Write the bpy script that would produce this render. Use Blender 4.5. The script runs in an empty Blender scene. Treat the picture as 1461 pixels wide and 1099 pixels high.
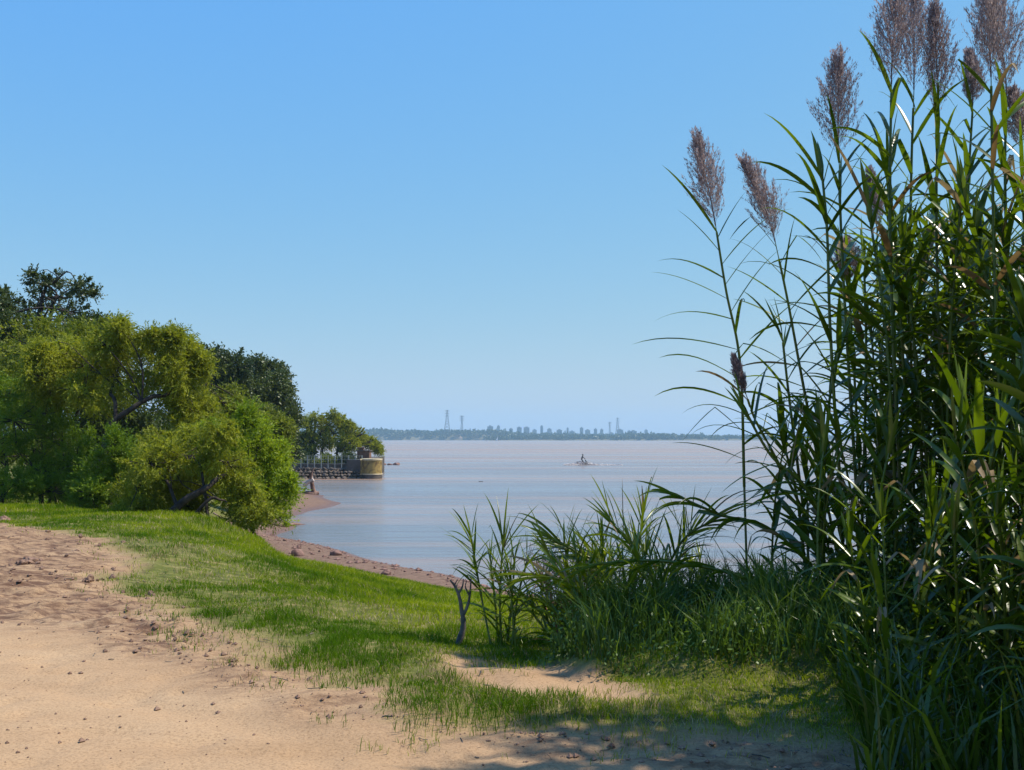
import bpy, math, random
import numpy as np
from mathutils import Vector

random.seed(7)
RNG = np.random.default_rng(7)
scene = bpy.context.scene
COL = scene.collection
F = 1566.0                     # focal length in photo pixels
CX, CY = 730.5, 549.5
CAMZ = 5.0
PITCH = math.atan((626 - CY) / F)
sp_, cp_ = math.sin(PITCH), math.cos(PITCH)

# ------------------------------------------------------------------ helpers
def P(px, py, d):
    """world point that lies d metres ahead, on the ray through a pixel of the photograph"""
    x = (px - CX) / F; y = (CY - py) / F
    dx, dy, dz = x, cp_ - y * sp_, sp_ + y * cp_
    k = d / dy
    return np.array([dx * k, d, CAMZ + dz * k])

def rays(px, py):
    x = (np.asarray(px, float) - CX) / F; y = (CY - np.asarray(py, float)) / F
    dy = cp_ - y * sp_
    return x / dy, (sp_ + y * cp_) / dy       # X per metre of depth, Z per metre

def hash2(ix, iy, seed):
    h = (ix.astype(np.int64) * 374761393 + iy.astype(np.int64) * 668265263 + seed * 974711) & 0x7fffffff
    h = ((h ^ (h >> 13)) * 1274126177) & 0x7fffffff
    h = h ^ (h >> 16)
    return (h & 0xffff) / 65535.0

def vnoise(x, y, seed=0):
    ix = np.floor(x); iy = np.floor(y); fx = x - ix; fy = y - iy
    fx = fx * fx * (3 - 2 * fx); fy = fy * fy * (3 - 2 * fy)
    a = hash2(ix, iy, seed); b = hash2(ix + 1, iy, seed); c = hash2(ix, iy + 1, seed); d = hash2(ix + 1, iy + 1, seed)
    return (a * (1 - fx) + b * fx) * (1 - fy) + (c * (1 - fx) + d * fx) * fy

def fbm(x, y, seed=0, octv=4, gain=.5):
    s = 0; a = 1; n = 0
    for o in range(octv):
        s = s + a * vnoise(x * 2 ** o + 17.3 * o, y * 2 ** o - 9.1 * o, seed + o); n += a; a *= gain
    return s / n

def sstep(a, b, x):
    t = np.clip((x - a) / (b - a), 0, 1); return t * t * (3 - 2 * t)

class MB:
    """collects vertices and faces of one mesh"""
    def __init__(s): s.v = []; s.f = []; s.r = []; s.n = 0
    def add(s, v, f, r=0.5):
        v = np.asarray(v, np.float32).reshape(-1, 3); f = np.asarray(f, np.int32)
        s.v.append(v); s.f.append(f + s.n)
        s.r.append(np.broadcast_to(np.asarray(r, np.float32), (len(v),)).copy()); s.n += len(v)
    def build(s, name, mats, parent=None, smooth=True):
        me = bpy.data.meshes.new(name)
        V = np.concatenate(s.v); R = np.concatenate(s.r)
        me.vertices.add(len(V)); me.vertices.foreach_set('co', V.ravel())
        tot = np.concatenate([np.full(len(f), f.shape[1], np.int32) for f in s.f])
        idx = np.concatenate([f.ravel() for f in s.f])
        me.loops.add(len(idx)); me.loops.foreach_set('vertex_index', idx)
        me.polygons.add(len(tot)); st = np.zeros(len(tot), np.int32); st[1:] = np.cumsum(tot)[:-1]
        me.polygons.foreach_set('loop_start', st)
        me.polygons.foreach_set('loop_total', tot)
        me.polygons.foreach_set('use_smooth', np.full(len(tot), smooth, bool))
        a = me.attributes.new('rnd', 'FLOAT', 'POINT'); a.data.foreach_set('value', R)
        me.update(calc_edges=True); me.validate()
        if not isinstance(mats, (list, tuple)): mats = [mats]
        for m in mats: me.materials.append(m)
        o = bpy.data.objects.new(name, me); COL.objects.link(o)
        if parent is not None: o.parent = parent
        return o

def tag(o, label=None, cat=None, group=None, kind=None):
    if label: o['label'] = label
    if cat: o['category'] = cat
    if group: o['group'] = group
    if kind: o['kind'] = kind
    return o

def thing(name, label, cat, loc=(0, 0, 0), group=None):
    o = bpy.data.objects.new(name, None); COL.objects.link(o); o.location = tuple(float(c) for c in loc)
    o.empty_display_size = .1
    return tag(o, label, cat, group)

def box(mb, lo, hi, r=.5):
    (a, b, c), (d, e, f) = lo, hi
    v = [(a,b,c),(d,b,c),(d,e,c),(a,e,c),(a,b,f),(d,b,f),(d,e,f),(a,e,f)]
    mb.add(v, [(0,3,2,1),(4,5,6,7),(0,1,5,4),(1,2,6,5),(2,3,7,6),(3,0,4,7)], r)

def tube(mb, pts, rad, sides=7, r=.5, cap=True):
    pts = np.asarray(pts, float); n = len(pts)
    rad = np.broadcast_to(np.asarray(rad, float), (n,))
    t = np.gradient(pts, axis=0); t /= np.linalg.norm(t, axis=1)[:, None] + 1e-9
    up = np.array([0, 0, 1.]) if abs(t[0][2]) < .9 else np.array([1., 0, 0])
    u = np.cross(t, up); u /= np.linalg.norm(u, axis=1)[:, None] + 1e-9
    w = np.cross(t, u)
    a = np.linspace(0, 2 * np.pi, sides, endpoint=False)
    ring = u[:, None] * np.cos(a)[None, :, None] + w[:, None] * np.sin(a)[None, :, None]
    v = pts[:, None] + ring * rad[:, None, None]
    i = np.arange(n - 1)[:, None] * sides; j = np.arange(sides)[None]; k = (j + 1) % sides
    f = np.stack([i + j, i + k, i + sides + k, i + sides + j], -1).reshape(-1, 4)
    r = np.asarray(r, float); r1 = np.repeat(r, sides) if r.ndim else r
    mb.add(v.reshape(-1, 3), f, r1); r = float(r.mean())
    if cap:
        for e, rev in ((0, 1), (n - 1, 0)):
            rg = v[e]; c = pts[e]
            vv = np.vstack([rg, c]); q = [(a_, (a_ + 1) % sides, sides) for a_ in range(sides)]
            mb.add(vv, [x[::-1] for x in q] if not rev else q, r)

def spline(pts, n):
    """Catmull-Rom through points"""
    p = np.asarray(pts, float)
    if len(p) == 2: p = np.vstack([p[0], (p[0] + p[1]) / 2, p[1]])
    q = np.vstack([2 * p[0] - p[1], p, 2 * p[-1] - p[-2]])
    t = np.linspace(0, len(p) - 1 - 1e-6, n); i = t.astype(int); f = (t - i)[:, None]
    a, b, c, d = q[i], q[i + 1], q[i + 2], q[i + 3]
    return .5 * (2 * b + (c - a) * f + (2 * a - 5 * b + 4 * c - d) * f ** 2 + (3 * b - a - 3 * c + d) * f ** 3)

def unit(v): return v / (np.linalg.norm(v, axis=-1, keepdims=True) + 1e-9)

def cards(mb, c, axis, L, W, rnd, rng, fold=0.0):
    """diamond leaves: centre base c, direction axis, length L, width W"""
    n = len(c); axis = unit(axis)
    side = unit(np.cross(axis, rng.normal(size=(n, 3))))
    L = np.broadcast_to(L, (n,))[:, None]; W = np.broadcast_to(W, (n,))[:, None]
    nrm = np.cross(axis, side)
    v = np.stack([c, c + axis * L * .45 + side * W * .5 + nrm * W * fold, c + axis * L, c + axis * L * .45 - side * W * .5 + nrm * W * fold], 1)
    f = np.arange(n * 4).reshape(n, 4)
    mb.add(v.reshape(-1, 3), f, np.repeat(rnd, 4))

def rock_mesh(mb, c, size, seed, r=.5, flat=.7, n=9, rough=.35):
    g = np.random.default_rng(seed)
    th = np.linspace(0, np.pi, n); ph = np.linspace(0, 2 * np.pi, 2 * n, endpoint=False)
    T, Q = np.meshgrid(th, ph, indexing='ij')
    d = np.stack([np.sin(T) * np.cos(Q), np.sin(T) * np.sin(Q), np.cos(T)], -1)
    R = np.ones_like(T)
    for k in range(14):
        a = unit(g.normal(size=3)); off = g.uniform(.55, .95); dd = d @ a
        R = np.minimum(R, np.where(dd > .05, off / np.maximum(dd, .05), 9))
    R += (fbm(d[..., 0] * 2.3 + 7 + seed % 13, d[..., 1] * 2.3 + d[..., 2] * 1.7, seed % 97, 3) - .5) * rough
    s = np.asarray(size) * g.uniform(.85, 1.15, 3)
    v = d * R[..., None] * s * .5
    v[..., 2] *= flat
    v = v.reshape(-1, 3) + np.asarray(c)
    m = 2 * n
    i = np.arange(n - 1)[:, None] * m; j = np.arange(m)[None]; k = (j + 1) % m
    mb.add(v, np.stack([i + j, i + m + j, i + m + k, i + k], -1).reshape(-1, 4), r)

# ------------------------------------------------------------------ materials
def new_mat(name):
    m = bpy.data.materials.new(name); m.use_nodes = True
    nt = m.node_tree; nt.nodes.clear()
    out = nt.nodes.new('ShaderNodeOutputMaterial')
    return m, nt, out
def N(nt, t, **kw):
    n = nt.nodes.new(t)
    for k, v in kw.items():
        if k.startswith('i_'):
            key = k[2:].replace('_', ' ')
            n.inputs[key].default_value = v
        else: setattr(n, k, v)
    return n
def ramp(nt, stops, interp='LINEAR'):
    n = nt.nodes.new('ShaderNodeValToRGB'); cr = n.color_ramp; cr.interpolation = interp
    while len(cr.elements) < len(stops): cr.elements.new(.5)
    for e, (p, c) in zip(cr.elements, stops):
        e.position = p; e.color = (*c, 1) if len(c) == 3 else c
    return n
def noise(nt, scale, detail=4, rough=.55, vec=None, dist=0.0):
    n = N(nt, 'ShaderNodeTexNoise'); n.inputs['Scale'].default_value = scale; n.inputs['Detail'].default_value = detail
    n.inputs['Roughness'].default_value = rough; n.inputs['Distortion'].default_value = dist
    if vec is not None: nt.links.new(vec, n.inputs['Vector'])
    return n
def mixc(nt, fac, a, b, mode='MIX'):
    n = nt.nodes.new('ShaderNodeMix'); n.data_type = 'RGBA'; n.blend_type = mode
    for key, val in ((0, fac), (6, a), (7, b)):
        if hasattr(val, 'is_output'): nt.links.new(val, n.inputs[key])
        elif key == 0: n.inputs[0].default_value = val
        else: n.inputs[key].default_value = (*val, 1)
    return n.outputs[2]
def math_(nt, op, a, b=None, c=None, clamp=False):
    n = nt.nodes.new('ShaderNodeMath'); n.operation = op; n.use_clamp = clamp
    for i, v in enumerate((a, b, c)):
        if v is None: continue
        if hasattr(v, 'is_output'): nt.links.new(v, n.inputs[i])
        else: n.inputs[i].default_value = v
    return n.outputs[0]

def leaf_mat(name, ca, cb, trans=.35, rough=.45, spec=.4, tcol=None):
    m, nt, out = new_mat(name)
    at = N(nt, 'ShaderNodeAttribute', attribute_name='rnd')
    tc = N(nt, 'ShaderNodeNewGeometry')
    nz = noise(nt, 1.1, 2, .5, tc.outputs['Position'])
    f = math_(nt, 'ADD', at.outputs['Fac'], math_(nt, 'MULTIPLY_ADD', nz.outputs['Fac'], .9, -.45), clamp=True)
    col = mixc(nt, f, ca, cb)
    pb = N(nt, 'ShaderNodeBsdfPrincipled'); nt.links.new(col, pb.inputs['Base Color'])
    pb.inputs['Roughness'].default_value = rough; pb.inputs['Specular IOR Level'].default_value = spec
    tr = N(nt, 'ShaderNodeBsdfTranslucent')
    nt.links.new(mixc(nt, 1.0, col, tcol or (1.5, 1.45, .6), 'MULTIPLY'), tr.inputs['Color'])
    mx = N(nt, 'ShaderNodeMixShader'); mx.inputs[0].default_value = trans
    nt.links.new(pb.outputs[0], mx.inputs[1]); nt.links.new(tr.outputs[0], mx.inputs[2])
    nt.links.new(mx.outputs[0], out.inputs['Surface'])
    return m

def plain_mat(name, ca, cb, scale=3, rough=.8, bump=.3, bscale=20, spec=.3, dist=.0, lo=.35, hi=.65):
    m, nt, out = new_mat(name)
    tc = N(nt, 'ShaderNodeTexCoord')
    nz = noise(nt, scale, 5, .6, tc.outputs['Object'], dist)
    rp = ramp(nt, [(lo, ca), (hi, cb)]); nt.links.new(nz.outputs['Fac'], rp.inputs[0])
    pb = N(nt, 'ShaderNodeBsdfPrincipled'); nt.links.new(rp.outputs[0], pb.inputs['Base Color'])
    pb.inputs['Roughness'].default_value = rough; pb.inputs['Specular IOR Level'].default_value = spec
    if bump:
        n2 = noise(nt, bscale, 5, .65, tc.outputs['Object'])
        b = N(nt, 'ShaderNodeBump'); b.inputs['Strength'].default_value = bump; b.inputs['Distance'].default_value = .02
        nt.links.new(n2.outputs['Fac'], b.inputs['Height']); nt.links.new(b.outputs[0], pb.inputs['Normal'])
    nt.links.new(pb.outputs[0], out.inputs['Surface'])
    return m

M = {}
M['bark'] = plain_mat('bark', (.018, .013, .011), (.07, .052, .042), 6, .9, .6, 30)
M['grey_bark'] = plain_mat('grey_bark', (.05, .042, .036), (.2, .17, .145), 9, .9, .5, 40)
M['drift'] = plain_mat('driftwood', (.10, .05, .04), (.30, .19, .15), 1.5, .85, .4, 12)
M['pale_wood'] = plain_mat('pale_wood', (.45, .36, .32), (.62, .54, .5), 3, .85, .2, 12)
M['clod'] = plain_mat('clod', (.13, .075, .055), (.30, .19, .135), 9, .95, .7, 40)
M['rock'] = plain_mat('rock', (.12, .065, .055), (.28, .17, .14), 4, .9, .6, 20)
M['stone'] = plain_mat('stone', (.05, .04, .034), (.17, .135, .11), .9, .9, .6, 3)

def ground_mat():
    m, nt, out = new_mat('ground')
    geo = N(nt, 'ShaderNodeNewGeometry'); pos = geo.outputs['Position']
    g = N(nt, 'ShaderNodeAttribute', attribute_name='grass').outputs['Fac']
    ro = N(nt, 'ShaderNodeAttribute', attribute_name='rough').outputs['Fac']
    be = N(nt, 'ShaderNodeAttribute', attribute_name='beach').outputs['Fac']
    we = N(nt, 'ShaderNodeAttribute', attribute_name='wet').outputs['Fac']
    mp = N(nt, 'ShaderNodeMapping'); nt.links.new(pos, mp.inputs[0]); mp.inputs['Scale'].default_value = (.55, 1.4, 1); mp.inputs['Rotation'].default_value = (0, 0, -.35)
    n1 = noise(nt, .8, 6, .6, mp.outputs[0]); n2 = noise(nt, 7, 6, .7, mp.outputs[0]); n3 = noise(nt, 60, 3, .7, pos)
    sand = ramp(nt, [(.25, (.31, .195, .105)), (.5, (.385, .25, .14)), (.75, (.44, .30, .175))]); nt.links.new(n1.outputs['Fac'], sand.inputs[0])
    fine = ramp(nt, [(.32, (.60, .57, .54)), (.52, (1, 1, 1)), (.75, (1.12, 1.10, 1.08))]); nt.links.new(n3.outputs['Fac'], fine.inputs[0])
    c = mixc(nt, .8, sand.outputs[0], fine.outputs[0], 'MULTIPLY')
    crumb = ramp(nt, [(.40, (.12, .065, .04)), (.62, (.31, .195, .115))]); nt.links.new(n2.outputs['Fac'], crumb.inputs[0])
    rf = math_(nt, 'MULTIPLY', ro, math_(nt, 'MULTIPLY_ADD', n2.outputs['Fac'], -4.6, 3.1, clamp=True), clamp=True)
    c = mixc(nt, rf, c, crumb.outputs[0])
    soil = ramp(nt, [(.35, (.05, .06, .012)), (.52, (.11, .12, .022)), (.7, (.27, .21, .09))]); nt.links.new(n2.outputs['Fac'], soil.inputs[0])
    gf = math_(nt, 'ADD', math_(nt, 'MULTIPLY', g, 1.5), math_(nt, 'MULTIPLY_ADD', n2.outputs['Fac'], 2.0, -1.25), clamp=True)
    gf = math_(nt, 'MULTIPLY', gf, math_(nt, 'MULTIPLY', g, 3, clamp=True))
    c = mixc(nt, gf, c, soil.outputs[0])
    bc = ramp(nt, [(.35, (.10, .062, .045)), (.6, (.22, .14, .10))]); nt.links.new(n2.outputs['Fac'], bc.inputs[0])
    c = mixc(nt, be, c, bc.outputs[0])
    c = mixc(nt, math_(nt, 'MULTIPLY', we, .75), c, (.13, .075, .058))
    pb = N(nt, 'ShaderNodeBsdfPrincipled'); nt.links.new(c, pb.inputs['Base Color'])
    nt.links.new(math_(nt, 'MULTIPLY_ADD', we, -.45, .95), pb.inputs['Roughness'])
    pb.inputs['Specular IOR Level'].default_value = .2
    h = math_(nt, 'ADD', math_(nt, 'MULTIPLY', n2.outputs['Fac'], 1.2), math_(nt, 'MULTIPLY', n3.outputs['Fac'], .25))
    b = N(nt, 'ShaderNodeBump'); b.inputs['Distance'].default_value = .03
    nt.links.new(math_(nt, 'MULTIPLY_ADD', ro, .45, .45), b.inputs['Strength'])
    nt.links.new(h, b.inputs['Height']); nt.links.new(b.outputs[0], pb.inputs['Normal'])
    nt.links.new(pb.outputs[0], out.inputs['Surface'])
    return m
M['ground'] = ground_mat()

def water_mat():
    m, nt, out = new_mat('river_water')
    geo = N(nt, 'ShaderNodeNewGeometry'); pos = geo.outputs['Position']
    def mapped(s, rot=0):
        mp = N(nt, 'ShaderNodeMapping'); nt.links.new(pos, mp.inputs[0]); mp.inputs['Scale'].default_value = s; mp.inputs['Rotation'].default_value = (0, 0, rot); return mp.outputs[0]
    w1 = noise(nt, 1.0, 5, .62, mapped((.38, 1.5, 1), .12))
    w2 = noise(nt, 1.0, 4, .6, mapped((.09, .42, 1), -.06))
    w3 = noise(nt, 1.0, 3, .6, mapped((3.0, 7.5, 1), .2))
    band = noise(nt, 1.0, 5, .62, mapped((.010, .075, 1), .03), 1.0)
    band2 = noise(nt, 1.0, 4, .6, mapped((.0022, .016, 1), -.03), .6)
    bsum = math_(nt, 'ADD', math_(nt, 'MULTIPLY', band.outputs['Fac'], .6), math_(nt, 'MULTIPLY', band2.outputs['Fac'], .4))
    bf = ramp(nt, [(.34, (0, 0, 0)), (.66, (1, 1, 1))]); nt.links.new(bsum, bf.inputs[0])
    tb_ = noise(nt, 1.0, 4, .6, mapped((.006, .05, 1), .05), .8); tf = ramp(nt, [(.47, (0, 0, 0)), (.62, (1, 1, 1))]); nt.links.new(tb_.outputs['Fac'], tf.inputs[0])
    sy = N(nt, 'ShaderNodeSeparateXYZ'); nt.links.new(pos, sy.inputs[0]); mr = N(nt, 'ShaderNodeMapRange'); nt.links.new(sy.outputs['Y'], mr.inputs[0]); mr.inputs[1].default_value = 60; mr.inputs[2].default_value = 420   # siltier main channel
    col = mixc(nt, math_(nt, 'ADD', math_(nt, 'MULTIPLY', tf.outputs[0], .7), math_(nt, 'MULTIPLY', mr.outputs[0], .75), clamp=True), (.155, .16, .165), (.31, .20, .14))
    pb = N(nt, 'ShaderNodeBsdfPrincipled'); nt.links.new(col, pb.inputs['Base Color'])
    pb.inputs['IOR'].default_value = 1.333; pb.inputs['Specular IOR Level'].default_value = .5
    nt.links.new(math_(nt, 'MULTIPLY_ADD', bf.outputs[0], .22, .12), pb.inputs['Roughness'])
    h = math_(nt, 'ADD', math_(nt, 'MULTIPLY', w1.outputs['Fac'], .55), math_(nt, 'MULTIPLY', w2.outputs['Fac'], 3.4))
    h = math_(nt, 'ADD', h, math_(nt, 'MULTIPLY', w3.outputs['Fac'], .16))
    b = N(nt, 'ShaderNodeBump'); b.inputs['Distance'].default_value = .20
    nt.links.new(math_(nt, 'MULTIPLY_ADD', bf.outputs[0], .45, .45), b.inputs['Strength'])
    nt.links.new(h, b.inputs['Height']); nt.links.new(b.outputs[0], pb.inputs['Normal'])
    nt.links.new(pb.outputs[0], out.inputs['Surface'])
    return m
M['water'] = water_mat()

M['grass'] = leaf_mat('grass_blades', (.065, .14, .004), (.27, .32, .012), .42, .7, .08)
M['dry_grass'] = leaf_mat('dry_grass', (.30, .22, .11), (.42, .33, .18), .2, .7, .2, (1, 1, .9))
M['weed'] = leaf_mat('weed_leaves', (.045, .095, .014), (.12, .20, .03), .3, .45, .4)
M['reed'] = leaf_mat('reed_leaf', (.038, .072, .006), (.135, .20, .017), .36, .27, .5, (1.6, 1.6, .3))
M['cane_leaf'] = leaf_mat('cane_leaf', (.055, .10, .008), (.20, .26, .022), .4, .30, .5, (1.6, 1.5, .3))
M['reed_stem'] = leaf_mat('reed_stem', (.05, .10, .02), (.20, .24, .07), .0, .4, .5)
M['plume'] = leaf_mat('reed_plume', (.19, .135, .14), (.64, .55, .55), .38, .6, .2, (1, .95, .9))
M['dry_leaf'] = leaf_mat('dry_reed_leaf', (.20, .13, .06), (.42, .33, .20), .3, .6, .2, (1, .95, .7))
M['willow'] = leaf_mat('willow_leaf', (.125, .155, .014), (.34, .36, .035), .42, .5, .2)
M['shrub'] = leaf_mat('bright_shrub_leaf', (.13, .20, .013), (.32, .40, .03), .42, .5, .2)
M['green'] = leaf_mat('green_shrub_leaf', (.075, .14, .010), (.18, .26, .02), .38, .5, .2)
M['olive'] = leaf_mat('olive_leaf', (.085, .115, .014), (.23, .26, .032), .38, .5, .2)
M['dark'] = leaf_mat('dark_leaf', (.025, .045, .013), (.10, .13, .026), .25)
M['sparse'] = leaf_mat('grey_green_leaf', (.035, .055, .02), (.10, .13, .045), .3)
M['far'] = leaf_mat('far_foliage', (.025, .045, .018), (.06, .085, .03), .2)

# ------------------------------------------------------------------ terrain
def gz(px, py, d): return tuple(P(px, py, d))
CP = [gz(*a) for a in [
    (-300,1099,5.4),(0,1099,5.4),(400,1099,5.4),(730,1099,5.4),(1100,1099,5.4),(1461,1099,5.4),(1800,1099,5.4),
    (0,900,8.9),(-300,900,8.9),(0,745,21),(-300,745,21),(0,690,37),(-300,690,37),(200,860,10.5),(400,960,7.4),(600,960,7.4),
    (870,1000,6.7),(1200,1060,5.8),(400,870,10.2),(560,900,9),(650,925,8.6),(600,870,13),(600,845,21),(620,836,30),
    (630,824,36),(500,860,11.5),(500,834,17),(500,819,25),(500,811,30),(500,799,41),
    (400,800,16),(400,791,20),(395,784,23),(395,768,50),(330,752,23),(250,745,25),(140,722,29)]]
CP += [(-12.2,57,0.0),(-6.3,46.5,0.0),(-2.3,40.5,0.0),(-.6,37,0.0),(3.5,32,0),(8.6,28.5,0),(18,25,0),(35,22,0),
       (-14.2,68,0.0),(-16,68,.5),(-13.2,85.5,0),(-17,85,.45),(-19,95,.3),(-21,104,0),(-16.5,97,.0),(-15,76,.15),(-26,132,0),(-24,115,-.1),
       (-20,60,2.4),(-16,40,2.9),(-14,30,3.1),(-26,80,2.6),(-32,100,3.0),(-40,130,3.0),(-45,60,3.6),(-45,160,2.5),
       (-60,20,3.6),(-70,100,4),(-70,200,3.5),(0,-20,3.5),(40,-20,3.6),(-40,-20,3.5),(20,5,3.55),(40,5,3.6),
       (2.0,9,3.45),(5,9,3.5),(8,10,3.4),(4,14,2.6),(1.5,14,2.6),(10,16,2.3),(6,22,1.2),(1,24,1.4),(12,21,1.0),
       (6,36,-.7),(0,46,-.8),(20,35,-1.),(0,70,-1.5),(-5,90,-1.5),(0,150,-2),(40,60,-2),(60,150,-2),(-8,60,-.6),(-9,76,-.5),
       (-15,130,-1),(-10,170,-2),(-20,150,-1),(-25,190,-1.5),(-8,100,-1.2),(-45,205,1),(-30,230,-1.5),(60,20,.5)]
CP = np.array(CP); _c = 1.2
def _ker(d): return np.sqrt(d * d + _c * _c)
_A = _ker(np.linalg.norm(CP[:, None, :2] - CP[None, :, :2], axis=2)); n_ = len(CP)
_B = np.zeros((n_ + 3, n_ + 3)); _B[:n_, :n_] = _A + np.eye(n_) * -.02; _B[:n_, n_] = 1; _B[:n_, n_ + 1:] = CP[:, :2]; _B[n_:, :n_] = _B[:n_, n_:].T
_W = np.linalg.solve(_B, np.concatenate([CP[:, 2], [0, 0, 0]]))
def base_h(x, y):
    x = np.asarray(x, float); y = np.asarray(y, float); sh = x.shape; x = x.ravel(); y = y.ravel()
    out = np.empty(len(x))
    for s in range(0, len(x), 40000):
        xx = x[s:s + 40000]; yy = y[s:s + 40000]
        out[s:s + 40000] = _ker(np.hypot(xx[:, None] - CP[None, :, 0], yy[:, None] - CP[None, :, 1])) @ _W[:n_] + _W[n_] + _W[n_ + 1] * xx + _W[n_ + 2] * yy
    return out.reshape(sh)
def sdist(poly, x, y):
    """signed distance to a closed polygon, positive inside"""
    poly = np.asarray(poly, float); sh = np.shape(x); x = np.ravel(x); y = np.ravel(y)
    best = np.full(len(x), 1e9); ins = np.zeros(len(x), bool)
    for (ax, ay), (bx, by) in zip(poly, np.roll(poly, -1, 0)):
        dx, dy = bx - ax, by - ay
        t = np.clip(((x - ax) * dx + (y - ay) * dy) / (dx * dx + dy * dy + 1e-12), 0, 1)
        best = np.minimum(best, np.hypot(x - ax - t * dx, y - ay - t * dy))
        c = (ay > y) != (by > y)
        with np.errstate(divide='ignore', invalid='ignore'):
            ins ^= c & (x < dx * (y - ay) / (dy if dy else 1e-12) + ax)
    return np.where(ins, best, -best).reshape(sh)
def hit(px, py, H, d0=4.0, d1=140):
    """where the ray through a photo pixel meets the height function"""
    kx, kz = rays(px, py)
    d = d0 * (d1 / d0) ** np.linspace(0, 1, 700)
    X = kx * d; Z = CAMZ + kz * d
    h = H(X, d); w = np.where(Z <= h)[0]
    i = w[0] if len(w) else len(d) - 1
    return np.array([X[i], d[i], h[i]])
DIRT = [hit(px, py, base_h)[:2] for px, py in [(-500,742),(-200,742),(0,748),(110,766),(165,798),(155,826),(195,860),(290,902),(400,945),(500,984),(600,1012),(700,1030),(800,1040),(950,1052),(1100,1066)]]
DIRT += [np.array(p) for p in [(2.2, 5.2), (5, 3.6), (5, -18), (-40, -18), (-40, 20)]]
TRACK = [hit(px, py, base_h)[:2] for px, py in [(670,953),(740,957),(810,968),(872,990),(868,1002),(800,999),(740,985),(690,968)]]
SMOOTH = [hit(px, py, base_h)[:2] for px, py in [(-500,880),(0,890),(80,893),(190,925),(330,975),(480,1008),(600,1030),(760,1060),(900,1085)]] + [np.array(p) for p in [(2, 4.4), (4, -18), (-40, -18), (-40, 10)]]
MOUND = [P(760,965,7.9)[:2], P(830,985,7.3)[:2], P(900,985,7.2)[:2], P(1000,990,7.1)[:2], P(1150,1000,7.0)[:2], (5, 6.6), (6, 8.4), (2, 8.9), (.7, 8.8)]
def masks(x, y):
    sd = sdist(DIRT, x, y) + (fbm(x * 1.3, y * 1.3, 3, 4) - .5) * 1.0
    tr = sdist(TRACK, x, y) + (fbm(x * 2.5, y * 2.5, 5, 3) - .5) * .45
    sm = sdist(SMOOTH, x, y) + (fbm(x * 1.7, y * 1.7, 8, 3) - .5) * .8
    return sd, tr, sm
def H(x, y):
    x = np.asarray(x, float); y = np.asarray(y, float)
    h = base_h(x, y)
    sd, tr, sm = masks(x, y)
    near = sstep(45, 12, y)
    ins = sstep(-.2, .3, sd)
    rgh = ins * (1 - sstep(-.35, .35, sm))
    # shallow wheel hollow of the driven sand, loose crumbled band beside it, tufty grass
    h = h - .035 * sstep(-.15, .6, sm) * near
    h = h + near * rgh * (fbm(x * 3.1, y * 5.5, 11, 5, .65) - .5) * .17
    h = h + near * (1 - ins) * (fbm(x * 1.1, y * 1.1, 21, 4) - .5) * .20
    h = h + (fbm(x * 7, y * 7, 31, 3) - .5) * .022 * near
    h = h - .022 * sstep(.60, .72, fbm(x * 4.2 + 3, y * 5.0, 35, 3)) * ins * near       # hoof and foot marks
    v_ = y + .55 * x + .25 * np.sin(x * .5)                                                  # faint wheel ruts along the road
    h = h - .05 * near * ins * (np.exp(-((v_ - 6.9) / .13) ** 2) + np.exp(-((v_ - 5.3) / .13) ** 2)) * fbm(x * .8, y * .8, 37, 2)
    h = h + (fbm(x * .25, y * .25, 41, 3) - .5) * .18 * sstep(14, 40, y) * sstep(-.3, 1.0, h)
    h = h + .16 * sstep(-.06, .22, sdist(MOUND, x, y) + (fbm(x * 4, y * 4, 9, 3) - .5) * .2)
    h = h + .03 * sstep(.0, .2, -tr) * sstep(-1.2, -.1, tr) * near * (1 - ins)
    return h
EDGE = np.array([(368,760),(380,776),(395,789),(410,796),(440,802),(500,811),(560,824),(640,839),(700,846),(760,850)], float)
H0 = H
def H(x, y):
    h = H0(x, y); x = np.asarray(x, float); y = np.asarray(y, float)
    px = x / np.maximum(y, 1) * F + CX
    lim = CAMZ - (np.interp(px, EDGE[:, 0], EDGE[:, 1]) + 3 - 626) / F * y
    w = sstep(9, 14, y) * sstep(366, 380, px) * sstep(765, 720, px) * sstep(55, 44, y)
    return np.where(w > 0, h - w * np.maximum(0, h - np.maximum(lim, .25)), h)
def on(px, py): return hit(px, py, H)

def ax_(segs):
    a = [segs[0][0]]
    for lo, hi, st in segs: a += list(np.linspace(lo, hi, max(2, int(round((hi - lo) / st)) + 1))[1:])
    return np.array(a)
gx = ax_([(-80,-30,2.5),(-30,-12,.5),(-12,-5,.14),(-5,4,.07),(4,9,.2),(9,70,2.2)])
gy = ax_([(-25,3,1.5),(3,12,.07),(12,26,.16),(26,60,.4),(60,110,.8),(110,240,3)])
GX, GY = np.meshgrid(gx, gy)
GH = H(GX, GY)
sd, tr, sm = masks(GX, GY)
def beach_f(x, y, h): return sstep(.95, .65, h + (fbm(x * .6, y * .6, 51, 4) - .5) * .7)
BE = beach_f(GX, GY, GH)
MD_ = sdist(MOUND, GX, GY)
GRASSM = np.clip(sstep(.35, -.6, sd) * sstep(.1, -.5, tr), 0, 1); GRASSM = np.maximum(GRASSM, sstep(-.1, .15, MD_))
ROUGHM = sstep(-.3, .5, sd) * (1 - sstep(-.35, .45, sm)); ROUGHM = np.maximum(ROUGHM, .5 * GRASSM)
WET = sstep(.22, .03, GH)
nx, ny = len(gx), len(gy)
I = np.arange(nx * ny).reshape(ny, nx)
Q = np.stack([I[:-1, :-1], I[:-1, 1:], I[1:, 1:], I[1:, :-1]], -1).reshape(-1, 4)
fc_be = BE.ravel()[Q].mean(1); fc_sd = sd.ravel()[Q].mean(1)
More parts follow.
